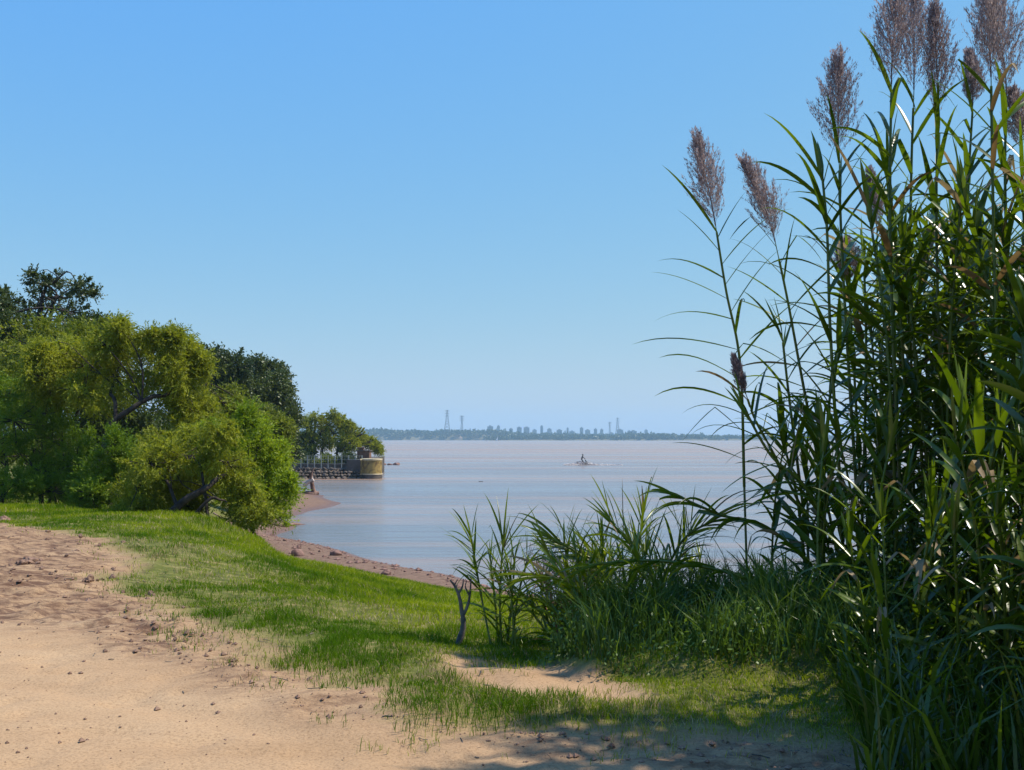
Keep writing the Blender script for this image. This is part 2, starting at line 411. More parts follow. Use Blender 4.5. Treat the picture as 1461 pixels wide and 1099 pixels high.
cls = np.where(fc_be > .5, 2, np.where(fc_sd > 0, 0, 1))
VV = np.stack([GX, GY, GH], -1).reshape(-1, 3)
for k, nm, lb in ((0, 'dirt_road', 'pale sandy dirt road with crumbled clods'), (1, 'grassy_bank', 'green grassy river bank sloping to the water'), (2, 'beach', 'brown muddy beach along the river')):
    q = Q[cls == k]; u, inv = np.unique(q, return_inverse=True)
    mb = MB(); mb.add(VV[u], inv.reshape(-1, 4)); o = mb.build(nm, M['ground'])
    tag(o, lb, kind='structure')
    for an, arr in (('grass', GRASSM), ('rough', ROUGHM), ('beach', BE), ('wet', WET)):
        a = o.data.attributes.new(an, 'FLOAT', 'POINT'); a.data.foreach_set('value', arr.ravel()[u].astype(np.float32))

mb = MB(); mb.add([(-3900, -24, 0), (3900, -24, 0), (3900, 6300, 0), (-3900, 6300, 0)], [(0, 1, 2, 3)])
tag(mb.build('water', M['water']), 'wide brown river with bluish ripples', kind='structure')

# ------------------------------------------------------------------ grass (stuff)
def blades(name, mat, x, y, hgt, wid, rng, rnd, lean=.5, label=None):
    z = H(x, y); n = len(x)
    a = rng.uniform(0, 2 * np.pi, n); s = np.stack([np.cos(a), np.sin(a), np.zeros(n)], -1)
    la = rng.uniform(0, 2 * np.pi, n); ll = rng.uniform(.1, lean, n) * hgt
    ld = np.stack([np.cos(la) * ll, np.sin(la) * ll, np.zeros(n)], -1)
    b = np.stack([x, y, z - .01], -1); w = (s * (wid / 2)[:, None])
    m = b + ld * .35 + np.array([0, 0, 1]) * (hgt * .6)[:, None]
    t = b + ld + np.array([0, 0, 1]) * (hgt * rng.uniform(.75, 1, n))[:, None]
    v = np.stack([b - w, b + w, m + w * .8, m - w * .8, t], 1).reshape(-1, 3)
    i = np.arange(n)[:, None] * 5
    mb = MB(); r = np.repeat(rnd, 5)
    mb.add(v, np.concatenate([i, i + 1, i + 2, i + 3], 1), r)
    mb.f.append(np.concatenate([i + 3, i + 2, i + 4], 1).astype(np.int32))
    o = mb.build(name, mat); tag(o, label, kind='stuff'); return o

def scatter(n, rng, d0=5.5, d1=45, u0=-.56, u1=.56, p=1.0):
    t = rng.uniform(0, 1, n)
    d = d0 * (d1 / d0) ** (t ** p)
    u = rng.uniform(u0, u1, n)
    return u * d, d
rg = np.random.default_rng(11)
x, y = scatter(900000, rg, 5.5, 44)
sdg, trg, _ = masks(x, y); hb = base_h(x, y)
dens = sstep(.15, -.45, sdg) * sstep(.02, -.35, trg)
pat = fbm(x * .9, y * .9, 61, 4); pat2 = fbm(x * 4, y * 4, 71, 3)
thin = sstep(-2.6, -.3, sdg) * (y < 18) * (.45 + .55 * sstep(.2, -1.2, x))                                       # trampled verge beside the road
dens = dens * np.clip(1 - thin * sstep(.40, .56, pat * .45 + pat2 * .55) * 1.1, .03, 1) * np.clip(1.25 - sstep(.56, .68, pat2), .3, 1)
dens += .16 * sstep(.55, .15, sdg) * sstep(.55, .66, pat2)
dens *= 1 - beach_f(x, y, hb)
k = rg.uniform(0, 1, len(x)) < dens
x, y, sdg, pat, pat2, thin = x[k], y[k], sdg[k], pat[k], pat2[k], thin[k]
lush = sstep(-.5, -4.5, sdg) * sstep(9, 15, y) 
tuft = sstep(.58, .72, fbm(x * 1.6, y * 1.6, 73, 3))
hgt = (.025 + .055 * pat2 + .05 * lush * (.5 + pat) + .04 * tuft) * rg.uniform(.6, 1.3, len(x))
wid = .0042 * (y / 7) ** .75 * rg.uniform(.7, 1.3, len(x))
drym = rg.uniform(0, 1, len(x)) < (.05 + .22 * sstep(.52, .68, pat2 * .5 + pat * .5) + .55 * thin * sstep(.33, .58, pat))
rn = np.clip(rg.normal(.35, .2, len(x)) + (pat - .5) * 2.2 + .15 * lush - .3 * tuft, 0, 1)
g_ = ~drym
blades('grass', M['grass'], x[g_], y[g_], hgt[g_], wid[g_], rg, rn[g_], .8, 'short green grass covering the bank')
blades('dry_grass', M['dry_grass'], x[drym], y[drym], hgt[drym] * .8, wid[drym], rg, rn[drym], 1.6, 'dry straw coloured grass on the trampled verge')

# ------------------------------------------------------------------ trees
DENS = .54
def leaf_dirs(n, rng, droop):
    d = rng.normal(size=(n, 3)); d = unit(d); d[:, 2] -= droop; return unit(d)

def tree(name, label, cat, d, blobs, trunks, mat, leaf=(.11, .035), per=900, sub=.32, droop=.3, seed=1, bark='bark', group=None, limbs=14, dj=.5, subs=None, reach=1.08, clump=.74, spray=10):
    """blobs: (px,py,rx,ry[,dd]) lobes of the crown at depth d; trunks: list of pixel polylines with a start radius in metres"""
    rng = np.random.default_rng(seed); s = d / F
    b0 = P(trunks[0][0][0][0], trunks[0][0][0][1], d); 
    b0[2] = float(H(b0[0], b0[1])) if b0[1] < 230 else b0[2]
    root = thing(name, label, cat, b0, group)
    tb = MB(); ends = []
    for pts, r0 in trunks:
        q = []
        for i, p in enumerate(pts):
            w = P(p[0], p[1], d + (p[2] if len(p) > 2 else 0))
            if i == 0: w[2] = float(H(w[0], w[1])) - .15 if len(pts[0]) < 4 else w[2]
            q.append(w)
        c = spline(q, 14); c += rng.normal(size=c.shape) * r0 * .25 * np.linspace(0, 1, 14)[:, None]
        tube(tb, c - b0, np.linspace(r0, r0 * .35, 14), 8); ends.append((c, r0))
    lb = MB(); cents = []
    for bl in blobs:
        px, py, rx, ry = bl[:4]; dd = bl[4] if len(bl) > 4 else rng.uniform(-dj, dj)
        c = P(px, py, d + dd); R = np.array([rx * s, (rx + ry) * .5 * s, ry * s])
        ns = subs or 13
        for _ in range(ns):
            v = unit(rng.normal(size=3)) * rng.uniform(.25, reach) ** .6
            sc = c + v * R * .92; cents.append(sc)
            rs = R.mean() * sub * clump * rng.uniform(.5, 1.4); tone0 = rng.normal(0, .2)
            nsp = max(6, int(per * DENS / 9 * rng.uniform(.6, 1.3))); m = 9
            og = rng.normal(size=(nsp, 3)) * .5; og = og / np.maximum(1, np.linalg.norm(og, axis=1) / 1.3)[:, None]
            o = sc + og * rs * np.array([1.2, 1.2, .85])
            sd_ = unit(unit(og) * .7 + unit(v[None]) * .35 + rng.normal(size=(nsp, 3)) * .45 + np.array([0, 0, .25 - droop]))
            sl = leaf[0] * rng.uniform(1.6, 4.2, (nsp, 1))
            t = np.linspace(.05, 1, m)[None, :, None]
            p = o[:, None] + sd_[:, None] * sl[:, None] * t + np.array([0, 0, -1]) * (t ** 2) * sl[:, None] * droop * .45
            ax = sd_[:, None] * .75 + rng.normal(size=(nsp, m, 3)) * .55 + np.array([0, 0, -droop * .5])
            nl = nsp * m; p = p.reshape(-1, 3); ax = ax.reshape(-1, 3)
            tone = np.repeat(np.clip(rng.normal(.4, .16, nsp) + tone0, 0, 1), m)
            cards(lb, p - b0, ax, leaf[0] * rng.uniform(.6, 1.25, nl), leaf[1] * rng.uniform(.8, 1.4, nl), np.clip(tone + rng.normal(0, .08, nl), 0, 1), rng)
        for _ in range(spray):                     # long ragged shoots that break the outline
            v = unit(rng.normal(size=3)); o = c + v * R * rng.uniform(.6, .95)
            dr = unit(v * .8 + rng.normal(size=3) * .5 + np.array([0, 0, .75 - .9 * droop])); ln = R.mean() * rng.uniform(.35, .95)
            m = int(26 * DENS * rng.uniform(.8, 1.6)) * 4
            t = rng.uniform(.1, 1, m) ** .8
            p = o + dr * (ln * t)[:, None] + np.array([0, 0, -1]) * (t ** 2 * ln * .5 * droop)[:, None] + rng.normal(size=(m, 3)) * (.10 * ln * (1.15 - t))[:, None]
            cards(lb, p - b0, dr * .7 + rng.normal(size=(m, 3)) * .6 + np.array([0, 0, -droop * .6]), leaf[0] * rng.uniform(.7, 1.3, m), leaf[1] * rng.uniform(.8, 1.4, m), np.clip(rng.normal(.5, .2, m), 0, 1), rng)
            tube(tb, spline([c, o, o + dr * ln * .7 + np.array([0, 0, -.25 * ln * droop * .5])], 7) - b0, np.linspace(.018, .004, 7) * d / 30, 4, cap=False)
    cents = np.array(cents)
    pick = rng.choice(len(cents), min(limbs, len(cents)), replace=False)
    for i in pick:
        e = cents[i]; c, r0 = ends[rng.integers(len(ends))]
        j = rng.integers(5, 14); a = c[j]; ln = np.linalg.norm(e - a); k1 = a + (e - a) * .35 + rng.normal(size=3) * .05 * ln + np.array([0, 0, .12 * ln]); k2 = a + (e - a) * .7 + rng.normal(size=3) * .05 * ln + np.array([0, 0, .14 * ln])
        tube(tb, spline([a, k1, k2, e], 9) - b0, np.linspace(r0 * .3, r0 * .06, 9), 5)
    tb.build('trunk', M[bark], root); lb.build('crown', mat, root)
    return root

TR = 'trees and shrubs on the left bank'
tree('willow_tree', 'yellow-green willow with a dark forked trunk, standing mid-left in the thicket', 'tree', 30,
     [(125,520,40,30),(175,505,40,28),(225,497,34,24),(262,500,20,20),(284,518,16,18),(150,492,24,16),(105,505,26,20),(250,530,38,30),(195,540,52,28),(120,560,40,28),(270,570,32,28),(172,468,5,14),(246,482,12,10),(214,482,14,8),(92,545,34,30),(285,600,30,26),(215,640,46,20),(262,625,38,22),(60,540,32,30),(85,505,22,18),(60,510,24,20)],
     [([(140,705,-1.2),(148,645,-1.4),(160,605,-1.3),(182,588,-1.3),(212,568,-1.1),(245,560,-.6),(262,545,-.2)], .11), ([(158,610,-1.3),(165,585,-1.2),(158,560,-.8),(172,520)], .07)], M['willow'], (.10, .025), 560, .30, .45, 21, dj=.9, limbs=9, group=TR)
tree('shrub', 'bright lime green feathery shrub at the right end of the left thicket', 'shrub', 26.8,
     [(350,600,10,18),(372,618,11,16),(338,625,16,18),(362,645,20,22),(390,650,13,20),(330,660,22,24),(402,672,11,22),(375,685,24,22),(345,700,26,24),(398,708,14,18),(318,690,22,26),(310,640,16,20),(385,735,22,14),(350,740,30,12),(412,690,6,12),(300,620,12,18)],
     [([(350,750),(352,715),(360,680),(368,640)], .04), ([(345,750),(335,715),(328,680)], .03), ([(355,750),(372,720),(385,690)], .03)], M['shrub'], (.10, .022), 300, .36, .15, 22, dj=.9, reach=1.05, spray=14, group=TR)
tree('shrub', 'olive shrub with a dark leaning trunk over the eroded bank', 'shrub', 24.8,
     [(262,650,46,24),(322,660,34,22),(214,662,38,26),(350,690,26,20),(365,725,24,12),(196,700,30,26),(285,630,36,20),(275,680,34,16),(238,700,26,16),(228,634,32,20),(312,618,26,18),(190,730,24,14)],
     [([(232,742,-1.0),(262,715,-1.1),(292,698,-1.0),(318,680,-.6),(335,660,0)], .10), ([(268,714,-1.0),(300,712,-1.0),(325,716,-.8)], .05), ([(262,716,-1.0),(240,690,-.6),(222,668,0)], .05), ([(300,692,-1.0),(285,665,-.6),(262,650,0)], .04)], M['willow'], (.09, .023), 470, .32, .5, 23, dj=.8, limbs=6, group=TR)
tree('shrub', 'rounded deep green shrub beside the grass at the left edge', 'shrub', 31,
     [(20,600,50,40),(70,590,38,35),(-20,580,45,45),(90,630,36,35),(30,650,48,36),(-25,650,45,45),(70,680,40,26),(110,660,24,28),(10,560,26,22),(-60,620,50,60)],
     [([(60,722),(58,690),(50,640)], .08), ([(0,700),(10,670),(0,620)], .08), ([(62,715),(85,680),(92,640)], .05)], M['green'], (.10, .026), 560, .30, .1, 24, dj=1.0, group=TR)
tree('tree', 'broad olive green tree rising behind the deep green shrub', 'tree', 39,
     [(60,500,50,36,-4),(20,560,50,40,-5),(80,540,46,36,-5),(-20,540,44,44,-4),(110,500,45,32),(20,525,45,36),(150,515,40,30),(-30,520,45,42),(90,550,55,32),(30,570,45,32),(150,560,45,32),(160,480,18,18),(128,482,22,16),(-60,560,50,60)],
     [([(80,690),(85,620),(75,560),(60,520)], .16), ([(82,640),(110,590),(120,530)], .09)], M['olive'], (.15, .045), 520, .28, .2, 25, dj=1.6, group=TR)
tree('tree', 'tall sparse grey-green tree with open crown, highest at the upper left', 'tree', 48,
     [(62,405,15,14),(80,400,10,10),(105,408,17,13),(118,416,10,10),(88,428,24,16),(55,430,18,16),(45,450,20,16),(75,455,22,18),(100,445,18,14),(134,418,5,4),(46,394,6,5),(35,470,20,14),(70,480,24,14)],
     [([(48,640),(50,520),(52,475),(58,440),(64,405)], .20), ([(52,478),(72,450),(95,425),(110,408)], .11), ([(54,470),(80,470),(100,450)], .07)], M['sparse'], (.13, .06), 130, .42, .1, 26, dj=1.4, subs=7, reach=1.0, clump=.62, spray=4, limbs=26, group=TR)
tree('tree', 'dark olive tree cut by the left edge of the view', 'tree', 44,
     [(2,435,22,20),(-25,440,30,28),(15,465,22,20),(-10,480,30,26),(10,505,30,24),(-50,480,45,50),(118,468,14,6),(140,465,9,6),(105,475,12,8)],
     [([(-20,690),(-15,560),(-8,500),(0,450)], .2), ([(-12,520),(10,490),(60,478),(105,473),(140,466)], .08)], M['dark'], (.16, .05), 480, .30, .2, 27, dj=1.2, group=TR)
tree('tree', 'rounded mid green tree between the willow and the dark trees', 'tree', 44,
     [(258,520,26,28),(280,560,36,32),(300,600,40,32),(240,560,30,30),(320,575,25,22),(340,620,34,26),(245,482,12,14),(262,498,14,14),(345,590,22,18)],
     [([(280,700),(282,640),(275,580),(265,530)], .15), ([(280,650),(310,610),(330,590)], .08)], M['olive'], (.15, .04), 560, .30, .35, 28, dj=1.6, group=TR)
tree('bank_tree', 'tall dark evergreen with a rounded crown, left of its twin above the river', 'tree', 92,
     [(300,520,28,20),(325,525,24,22),(285,550,28,28),(318,560,30,28),(350,560,20,26),(300,590,38,30),(340,600,30,28),(270,530,14,20),(330,640,34,30)],
     [([(310,690),(312,620),(308,560)], .45)], M['dark'], (.24, .12), 700, .34, .35, 29, dj=3.5, subs=20, reach=1.0, clump=.9, spray=3, group=TR)
tree('bank_tree', 'tall dense dark evergreen whose crown overhangs the river bank', 'tree', 96,
     [(362,528,24,16),(385,535,22,18),(396,555,16,20),(372,560,28,22),(402,580,14,18),(385,595,28,22),(412,598,10,12),(360,600,26,24),(390,625,26,20),(350,545,16,18),(370,640,30,26),(405,640,16,18)],
     [([(385,695),(383,640),(378,580)], .5)], M['dark'], (.24, .12), 700, .34, .4, 30, dj=3.5, subs=20, reach=1.0, clump=.9, spray=3, group=TR)
tree('tree', 'mid green tree in front of the tall dark evergreens', 'tree', 62,
     [(350,590,22,16),(375,600,24,16),(340,615,26,20),(380,625,20,20),(395,645,16,20),(355,640,32,24),(322,600,20,20),(398,612,10,12),(370,665,34,24)],
     [([(360,700),(362,650),(358,610)], .2)], M['olive'], (.20, .07), 520, .30, .3, 31, dj=1.5, group=TR)
tree('shrub', 'low dark shrub hugging the grass edge below the forked trunk', 'shrub', 27.5,
     [(170,700,36,24),(150,680,32,26),(130,705,24,18),(205,718,30,20),(180,660,34,26),(225,700,26,26),(160,640,26,22)],
     [([(170,735),(170,700),(165,670)], .05), ([(200,735),(205,705),(212,690)], .04)], M['green'], (.09, .026), 460, .30, .0, 32, dj=.6, group=TR)
tree('shrub', 'dim green scrub along the grass edge under the deep green shrub', 'shrub', 29.5,
     [(20,690,40,22),(75,700,36,22),(115,712,30,18),(140,690,30,30),(-30,690,40,26),(50,668,40,24)],
     [([(70,722),(72,700),(70,680)], .04)], M['green'], (.09, .026), 460, .30, .0, 33, dj=.6, group=TR)
tree('shrub', 'olive scrub filling the gap under the leaning trunk', 'shrub', 27,
     [(235,690,34,34),(275,690,34,30),(215,725,26,18),(300,660,40,30),(250,660,34,30),(330,700,26,26),(265,722,26,14)],
     [([(240,740),(242,710),(240,690)], .04)], M['willow'], (.09, .026), 460, .30, .2, 34, dj=.6, group=TR)
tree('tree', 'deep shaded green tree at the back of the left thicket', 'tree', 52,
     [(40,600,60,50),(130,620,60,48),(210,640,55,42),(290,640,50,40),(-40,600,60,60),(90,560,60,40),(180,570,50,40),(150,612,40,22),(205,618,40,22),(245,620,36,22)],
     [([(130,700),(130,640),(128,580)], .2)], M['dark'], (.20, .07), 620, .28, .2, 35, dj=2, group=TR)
# willows and scrub of the little headland behind the wall
HT = 'trees on the walled headland'
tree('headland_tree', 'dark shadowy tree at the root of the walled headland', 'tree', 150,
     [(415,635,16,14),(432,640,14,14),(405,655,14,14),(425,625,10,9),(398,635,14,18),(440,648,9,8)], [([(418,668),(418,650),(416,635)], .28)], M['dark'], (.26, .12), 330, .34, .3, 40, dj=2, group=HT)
tree('headland_tree', 'tallest light green willow on the walled headland', 'tree', 150,
     [(452,598,12,10),(440,612,13,12),(466,606,12,12),(455,622,18,13),(474,618,10,12),(484,598,7,7),(445,632,14,10),(476,592,8,7),(435,600,6,6),(466,632,12,9),(488,606,5,6)],
     [([(442,665),(446,640),(448,620),(452,605)], .22), ([(461,660,1),(460,640),(462,620),(470,600)], .16), ([(430,664,1),(432,640),(440,620)], .14)], M['willow'], (.19, .085), 330, .40, .5, 41, dj=2, bark='bark', group=HT)
tree('headland_tree', 'low spreading willow leaning out over the yellow bastion', 'tree', 149,
     [(500,612,11,9),(492,626,13,10),(510,622,12,9),(520,628,12,8),(488,638,8,6),(530,632,9,6),(537,637,6,5),(505,634,12,7),(498,606,6,5),(541,641,3,4)],
     [([(482,664),(490,650),(500,640),(512,630),(528,630)], .2), ([(482,660,1),(481,645),(486,630),(496,615)], .18)], M['willow'], (.19, .085), 330, .40, .5, 42, dj=2, bark='bark', group=HT)

# ------------------------------------------------------------------ walled headland
dB = 137.0; sB = dB / F
xl = P(416, 655, dB)[0]; xr = P(514, 655, dB)[0]; xe = P(543, 655, dB)[0]
zt = P(500, 656.5, dB)[2]
M['wall_dark'] = plain_mat('weathered_concrete', (.05, .042, .038), (.15, .125, .11), .35, .9, .5, 2)
M['yellow'] = plain_mat('yellow_stained_render', (.09, .055, .025), (.30, .215, .07), .8, .85, .5, 3, dist=2.0, lo=.30, hi=.56)
M['coping'] = plain_mat('pale_coping', (.40, .33, .2), (.6, .52, .36), .8, .85, .2, 4)
M['brick'] = plain_mat('brown_brick', (.09, .045, .03), (.20, .11, .07), 1.2, .9, .4, 3)
M['rail'] = plain_mat('faded_metal', (.20, .23, .23), (.34, .37, .36), 1.2, .6, .1, 5)
w = thing('quay_wall', 'weathered stone quay wall with a yellow rounded bastion at its end', 'wall', (xr, dB, 0))
b0 = np.array([xr, dB, 0])
def wall_poly(mb, pts, z0, z1, batter=0.0, r=.5):
    n = len(pts); p = np.asarray(pts, float); c = p.mean(0); o = c + (p - c) * (1 + batter)
    v = np.concatenate([np.c_[o, np.full(n, z0)], np.c_[p, np.full(n, z1)]])
    mb.add(v, [(i, (i + 1) % n, n + (i + 1) % n, n + i) for i in range(n)], r)
    for i in range(1, n - 1): mb.add([v[n], v[n + i], v[n + i + 1]], [(0, 1, 2)], r)
def bast(k, dz=0):       # rounded bastion outline, local coordinates
    W = xe - xr; pts = []
    for a in np.linspace(-np.pi / 2 - .95, np.pi / 2, 22): pts.append((W * .5 + W * .5 * k * math.cos(a) * (1 if math.cos(a) > 0 else 1), W * .62 + W * .62 * k * math.sin(a)))
    pts += [(0 - (k - 1), W * 1.24 * 1), (0 - (k - 1), .25)]
    return pts
mb = MB(); box(mb, (-1.9, 1.3, -1), (.0, 26, zt)); mb.build('shaded_wall', M['wall_dark'], w, False)
mb = MB(); box(mb, (xl - xr - 12, 2.2, -1), (-1.9, 26, zt - .55)); mb.build('terrace', M['wall_dark'], w, False)
mb = MB(); wall_poly(mb, bast(1.0), .62, zt - .02, .0); mb.build('bastion', M['yellow'], w, True)
mb = MB(); wall_poly(mb, bast(1.035), zt - .05, zt + .14); mb.build('coping', M['coping'], w, False)
mb = MB(); wall_poly(mb, bast(1.05), .50, .63); mb.build('base_course', M['coping'], w, False)
mb = MB(); wall_poly(mb, bast(1.02), -1, .51); mb.build('footing', M['wall_dark'], w, False)
# stone revetment: courses of rough blocks leaning against the terrace
mb = MB(); g = np.random.default_rng(5)
for row in range(4):
    xx = xl - xr - 3
    while xx < -.4:
        wdt = g.uniform(.3, .8)
        rock_mesh(mb, (xx + wdt / 2, .45 + row * .40 + g.uniform(-.1, .1), .02 + row * .38), (wdt * 1.25, .8, .55), int(g.integers(9999)), g.uniform(0, 1), .9, 7, .3)
        xx += wdt
mb.add([(xl - xr - 6, -.1, -1), (.1, -.1, -1), (.1, 2.4, 1.55), (xl - xr - 6, 2.4, 1.55)], [(0, 1, 2, 3)])
mb.build('revetment', M['stone'], w, False)
# little brick kiosk on the terrace
k_ = thing('brick_kiosk', 'small brown brick hut standing behind the yellow bastion', 'hut', P(518, 655, dB + 5))
kb = MB(); W2 = 9 * sB
box(kb, (-W2, 0, 0), (W2, 2.2, 1.0)); kb.build('wall', M['brick'], k_, False)
kb = MB(); box(kb, (-W2 - .12, -.12, 1.0), (W2 + .12, 2.32, 1.12)); kb.build('roof', M['wall_dark'], k_, False)
kb = MB(); box(kb, (-W2 + .1, .5, 1.12), (-W2 + .75, 1.3, 1.42)); box(kb, (-W2 + .02, .42, 1.42), (-W2 + .83, 1.38, 1.5)); kb.build('chimney', M['brick'], k_, False)
# railing along the terrace
rl = thing('railing', 'faded metal mesh railing on top of the stone quay wall', 'railing', (xl, dB + 1.6, zt - .6))
L_ = (xr - xl); npst = 11
for i in range(npst):
    mb = MB(); xx = i * L_ / (npst - 1); box(mb, (xx - .045, -.045, -.5), (xx + .045, .045, 1.15)); mb.build('post', M['rail'], rl, False)
for zz in (.12, .62, 1.08):
    mb = MB(); tube(mb, [(0, -.07, zz), (L_ * .5, -.07, zz - .02), (L_, -.07, zz)], .018, 6); mb.build('rail', M['rail'], rl)
mb = MB()
for i in range(int(L_ / .3)):
    tube(mb, [(i * .3 + .1, -.035, .1), (i * .3 + .1, -.035, 1.1)], .012, 4, cap=False)
mb.build('mesh_panel', M['rail'], rl)

tree('terrace_bush', 'low dark bush behind the railing at the shore end of the terrace', 'bush', 141, [(425,662,9,6),(440,661,9,6),(432,656,8,5)], [([(432,668),(432,664),(432,660)], .08)], M['dark'], (.22, .12), 260, .4, .1, 44, dj=.5, group='bushes on the terrace')
tree('terrace_bush', 'low green bush behind the middle of the terrace railing', 'bush', 141, [(458,662,9,5),(472,661,9,6),(465,657,7,4)], [([(465,668),(465,664),(465,660)], .08)], M['olive'], (.22, .12), 260, .4, .1, 45, dj=.5, group='bushes on the terrace')
tree('terrace_bush', 'low dark bush between the railing and the brick hut', 'bush', 141, [(488,661,8,6),(500,659,8,6),(496,655,7,5)], [([(495,668),(495,664),(495,660)], .08)], M['dark'], (.22, .12), 260, .4, .1, 46, dj=.5, group='bushes on the terrace')
# driftwood, logs and rocks at the water's edge
dD = 97
dw = thing('driftwood', 'upright dead snag with a pale side branch standing on a drifted log', 'driftwood', P(447, 707, dD))
b0 = P(447, 707, dD); b0[2] = 0; dw.location = b0
def pl(pts, d=dD): return spline([P(a, b, d + (c[0] if c else 0)) for a, b, *c in pts], 12) - b0
mb = MB(); tube(mb, pl([(450,708),(447,700),(445,690),(444,682)]), np.linspace(.24, .15, 12), 9); tube(mb, pl([(444,683),(445,675),(448,668)]), np.linspace(.15, .05, 12), 7); tube(mb, pl([(444,683),(442,678),(443,674)]), np.linspace(.1, .03, 12), 6); mb.build('trunk', M['drift'], dw)
mb = MB(); tube(mb, pl([(447,684),(440,688),(433,693)]), np.linspace(.2, .15, 12), 7); tube(mb, pl([(445,684),(446,679)]), np.linspace(.12, .04, 12), 7); mb.build('branch', M['pale_wood'], dw)
mb = MB(); tube(mb, pl([(412,704,1),(425,704.5,.5),(438,705),(450,706.5)]), np.linspace(.16, .32, 12), 8); tube(mb, pl([(450,705),(455,703)]), np.linspace(.3, .12, 12), 8); mb.build('root_log', M['drift'], dw)

def rocks(name, label, px, py, wpx, hpx, d=None, mat='rock', seed=1, cat='rock', group=None, n=13):
    p = on(px, py) if d is None else np.array([*P(px, py, d)[:2], 0.0])
    s = p[1] / F; mb = MB()
    rock_mesh(mb, (0, 0, hpx * s * .25), (wpx * s, wpx * s * .8, hpx * s * 1.7), seed, .5, .8, n)
    o = mb.build(name, M[mat], None, True); o.location = tuple(float(c) for c in p)
    return tag(o, label, cat, group)
BR = 'rocks on the beach'
rocks('rock', 'largest reddish brown boulder on the muddy beach at the grass edge', 425, 794, 20, 13, seed=3, group=BR)
rocks('rock', 'flat reddish boulder on the beach by the waterline', 478, 793, 21, 9, seed=4, group=BR)
rocks('rock', 'small dark stone at the waterline, right of the flat boulder', 569, 806, 9, 5, seed=5, group=BR)
rocks('rock', 'dark knobbly stone in the grass edge of the beach', 551, 821, 15, 9, seed=6, group=BR)
for i, (a, b, w_, h_) in enumerate([(406,772,8,4),(446,792,6,3),(520,800,8,3),(578,817,7,3),(596,815,6,3),(612,822,7,3),(456,788,5,3),(535,812,6,4),(493,797,5,3),(640,827,6,3),(654,829,7,3),(410,752,6,4)]):
    rocks('beach_pebble', 'small brown pebble lying on the muddy beach', a, b, w_, h_, seed=60 + i, cat='stone', group='pebbles on the beach', n=8)
for i, (a, b, w_, h_) in enumerate([(548,663,7,3),(556,664,9,3),(566,663.5,12,4)]):
    rocks('river_rock', ['low dark rock just off the end of the yellow bastion', 'middle dark rock of the row in the water', 'outermost dark rock of the row in the water'][i], a, b, w_, h_, 209, seed=80 + i, group='rocks in the water')
def log(name, label, pts, r, mat, depth=None, cat='log'):
    q = [(on(a, b) if depth is None else np.array([*P(a, b, depth)[:2], 0.])) for a, b in pts]; b0 = q[0]
    mb = MB(); tube(mb, spline(q, 14) - b0 + np.array([0, 0, r * .5]), np.linspace(r, r * .5, 14), 8)
    o = mb.build(name, M[mat], None); o.location = tuple(b0); return tag(o, label, cat)
log('driftwood_log', 'thin drifted log lying along the shore below the lime green shrub', [(388,749),(405,752),(420,750),(436,752)], .14, 'drift')
log('driftwood_log', 'short bare branch on the eroded bank under the leaning shrub', [(305,734),(318,742),(327,750)], .05, 'drift')
log('floating_branch', 'little dark branch floating in mid river', [(683,687),(686,686.8),(689,687)], .05, 'bark', 128)

# ------------------------------------------------------------------ far shore
def ridge(name, label, Y, prof, x0, x1, mat, thick=400):
    xs = np.arange(x0, x1, 18.0)
    hts = np.interp(xs * F / Y + CX, [a for a, b in prof], [b for a, b in prof])
    h = np.maximum(.5, hts * (.9 + .2 * fbm(xs / 90, xs * 0, 5, 3)))
    rows = [(0, -1), (6, .05), (18, .55), (45, .9), (120, 1.0), (thick, 1.0), (thick + 60, -.1)]
    V = []
    for dy, k in rows: V.append(np.stack([xs, Y + dy + (fbm(xs / 120, xs * 0 + dy * .01, 9, 3) - .5) * 60 * (dy < 100), np.where(k < 0, -1.0, h * k * (1 + .12 * (fbm(xs / 40, xs * 0 + dy, 19, 2) - .5)))], -1))
    V = np.array(V); m = len(xs)
    i = np.arange(len(rows) - 1)[:, None] * m; j = np.arange(m - 1)[None]
    mb = MB(); mb.add(V.reshape(-1, 3), np.stack([i + j, i + j + 1, i + m + j + 1, i + m + j], -1).reshape(-1, 4))
    o = mb.build(name, mat); tag(o, label, kind='structure'); return V, h, xs
M['far_soil'] = plain_mat('far_soil', (.10, .09, .05), (.16, .14, .09), .01, .95, 0)
M['cliff'] = plain_mat('bare_cliff', (.18, .13, .09), (.30, .24, .18), .02, .95, 0)
YA, YB, YC = 2900.0, 3300.0, 4300.0
mpp = lambda Y: Y / F
profA = [(300,13),(480,13),(520,12),(600,11),(640,12),(690,12),(715,11),(740,5),(800,4),(860,3),(1500,3)]
profA = [(a, b * mpp(YA)) for a, b in profA]
_, hA, xsA = ridge('far_shore', 'hazy blue wooded bluff on the far bank', YB, [(a, b * .86) for a, b in profA], -3300, 600, M['far_soil'])
_, hB, xsB = ridge('far_lowland', 'low wooded bank along the far side of the river', YA, [(700, .5), (745, 3.), (800, 4.), (950, 5.), (1250, 5.5), (1600, 5.)], -60, 3300, M['far_soil'])
_, hC, xsC = ridge('far_hills', 'distant rise carrying the city', YC, [(500, 14), (700, 16), (860, 14), (960, 9), (1010, 5), (1500, 4)], -1500, 2200, M['far_soil'])
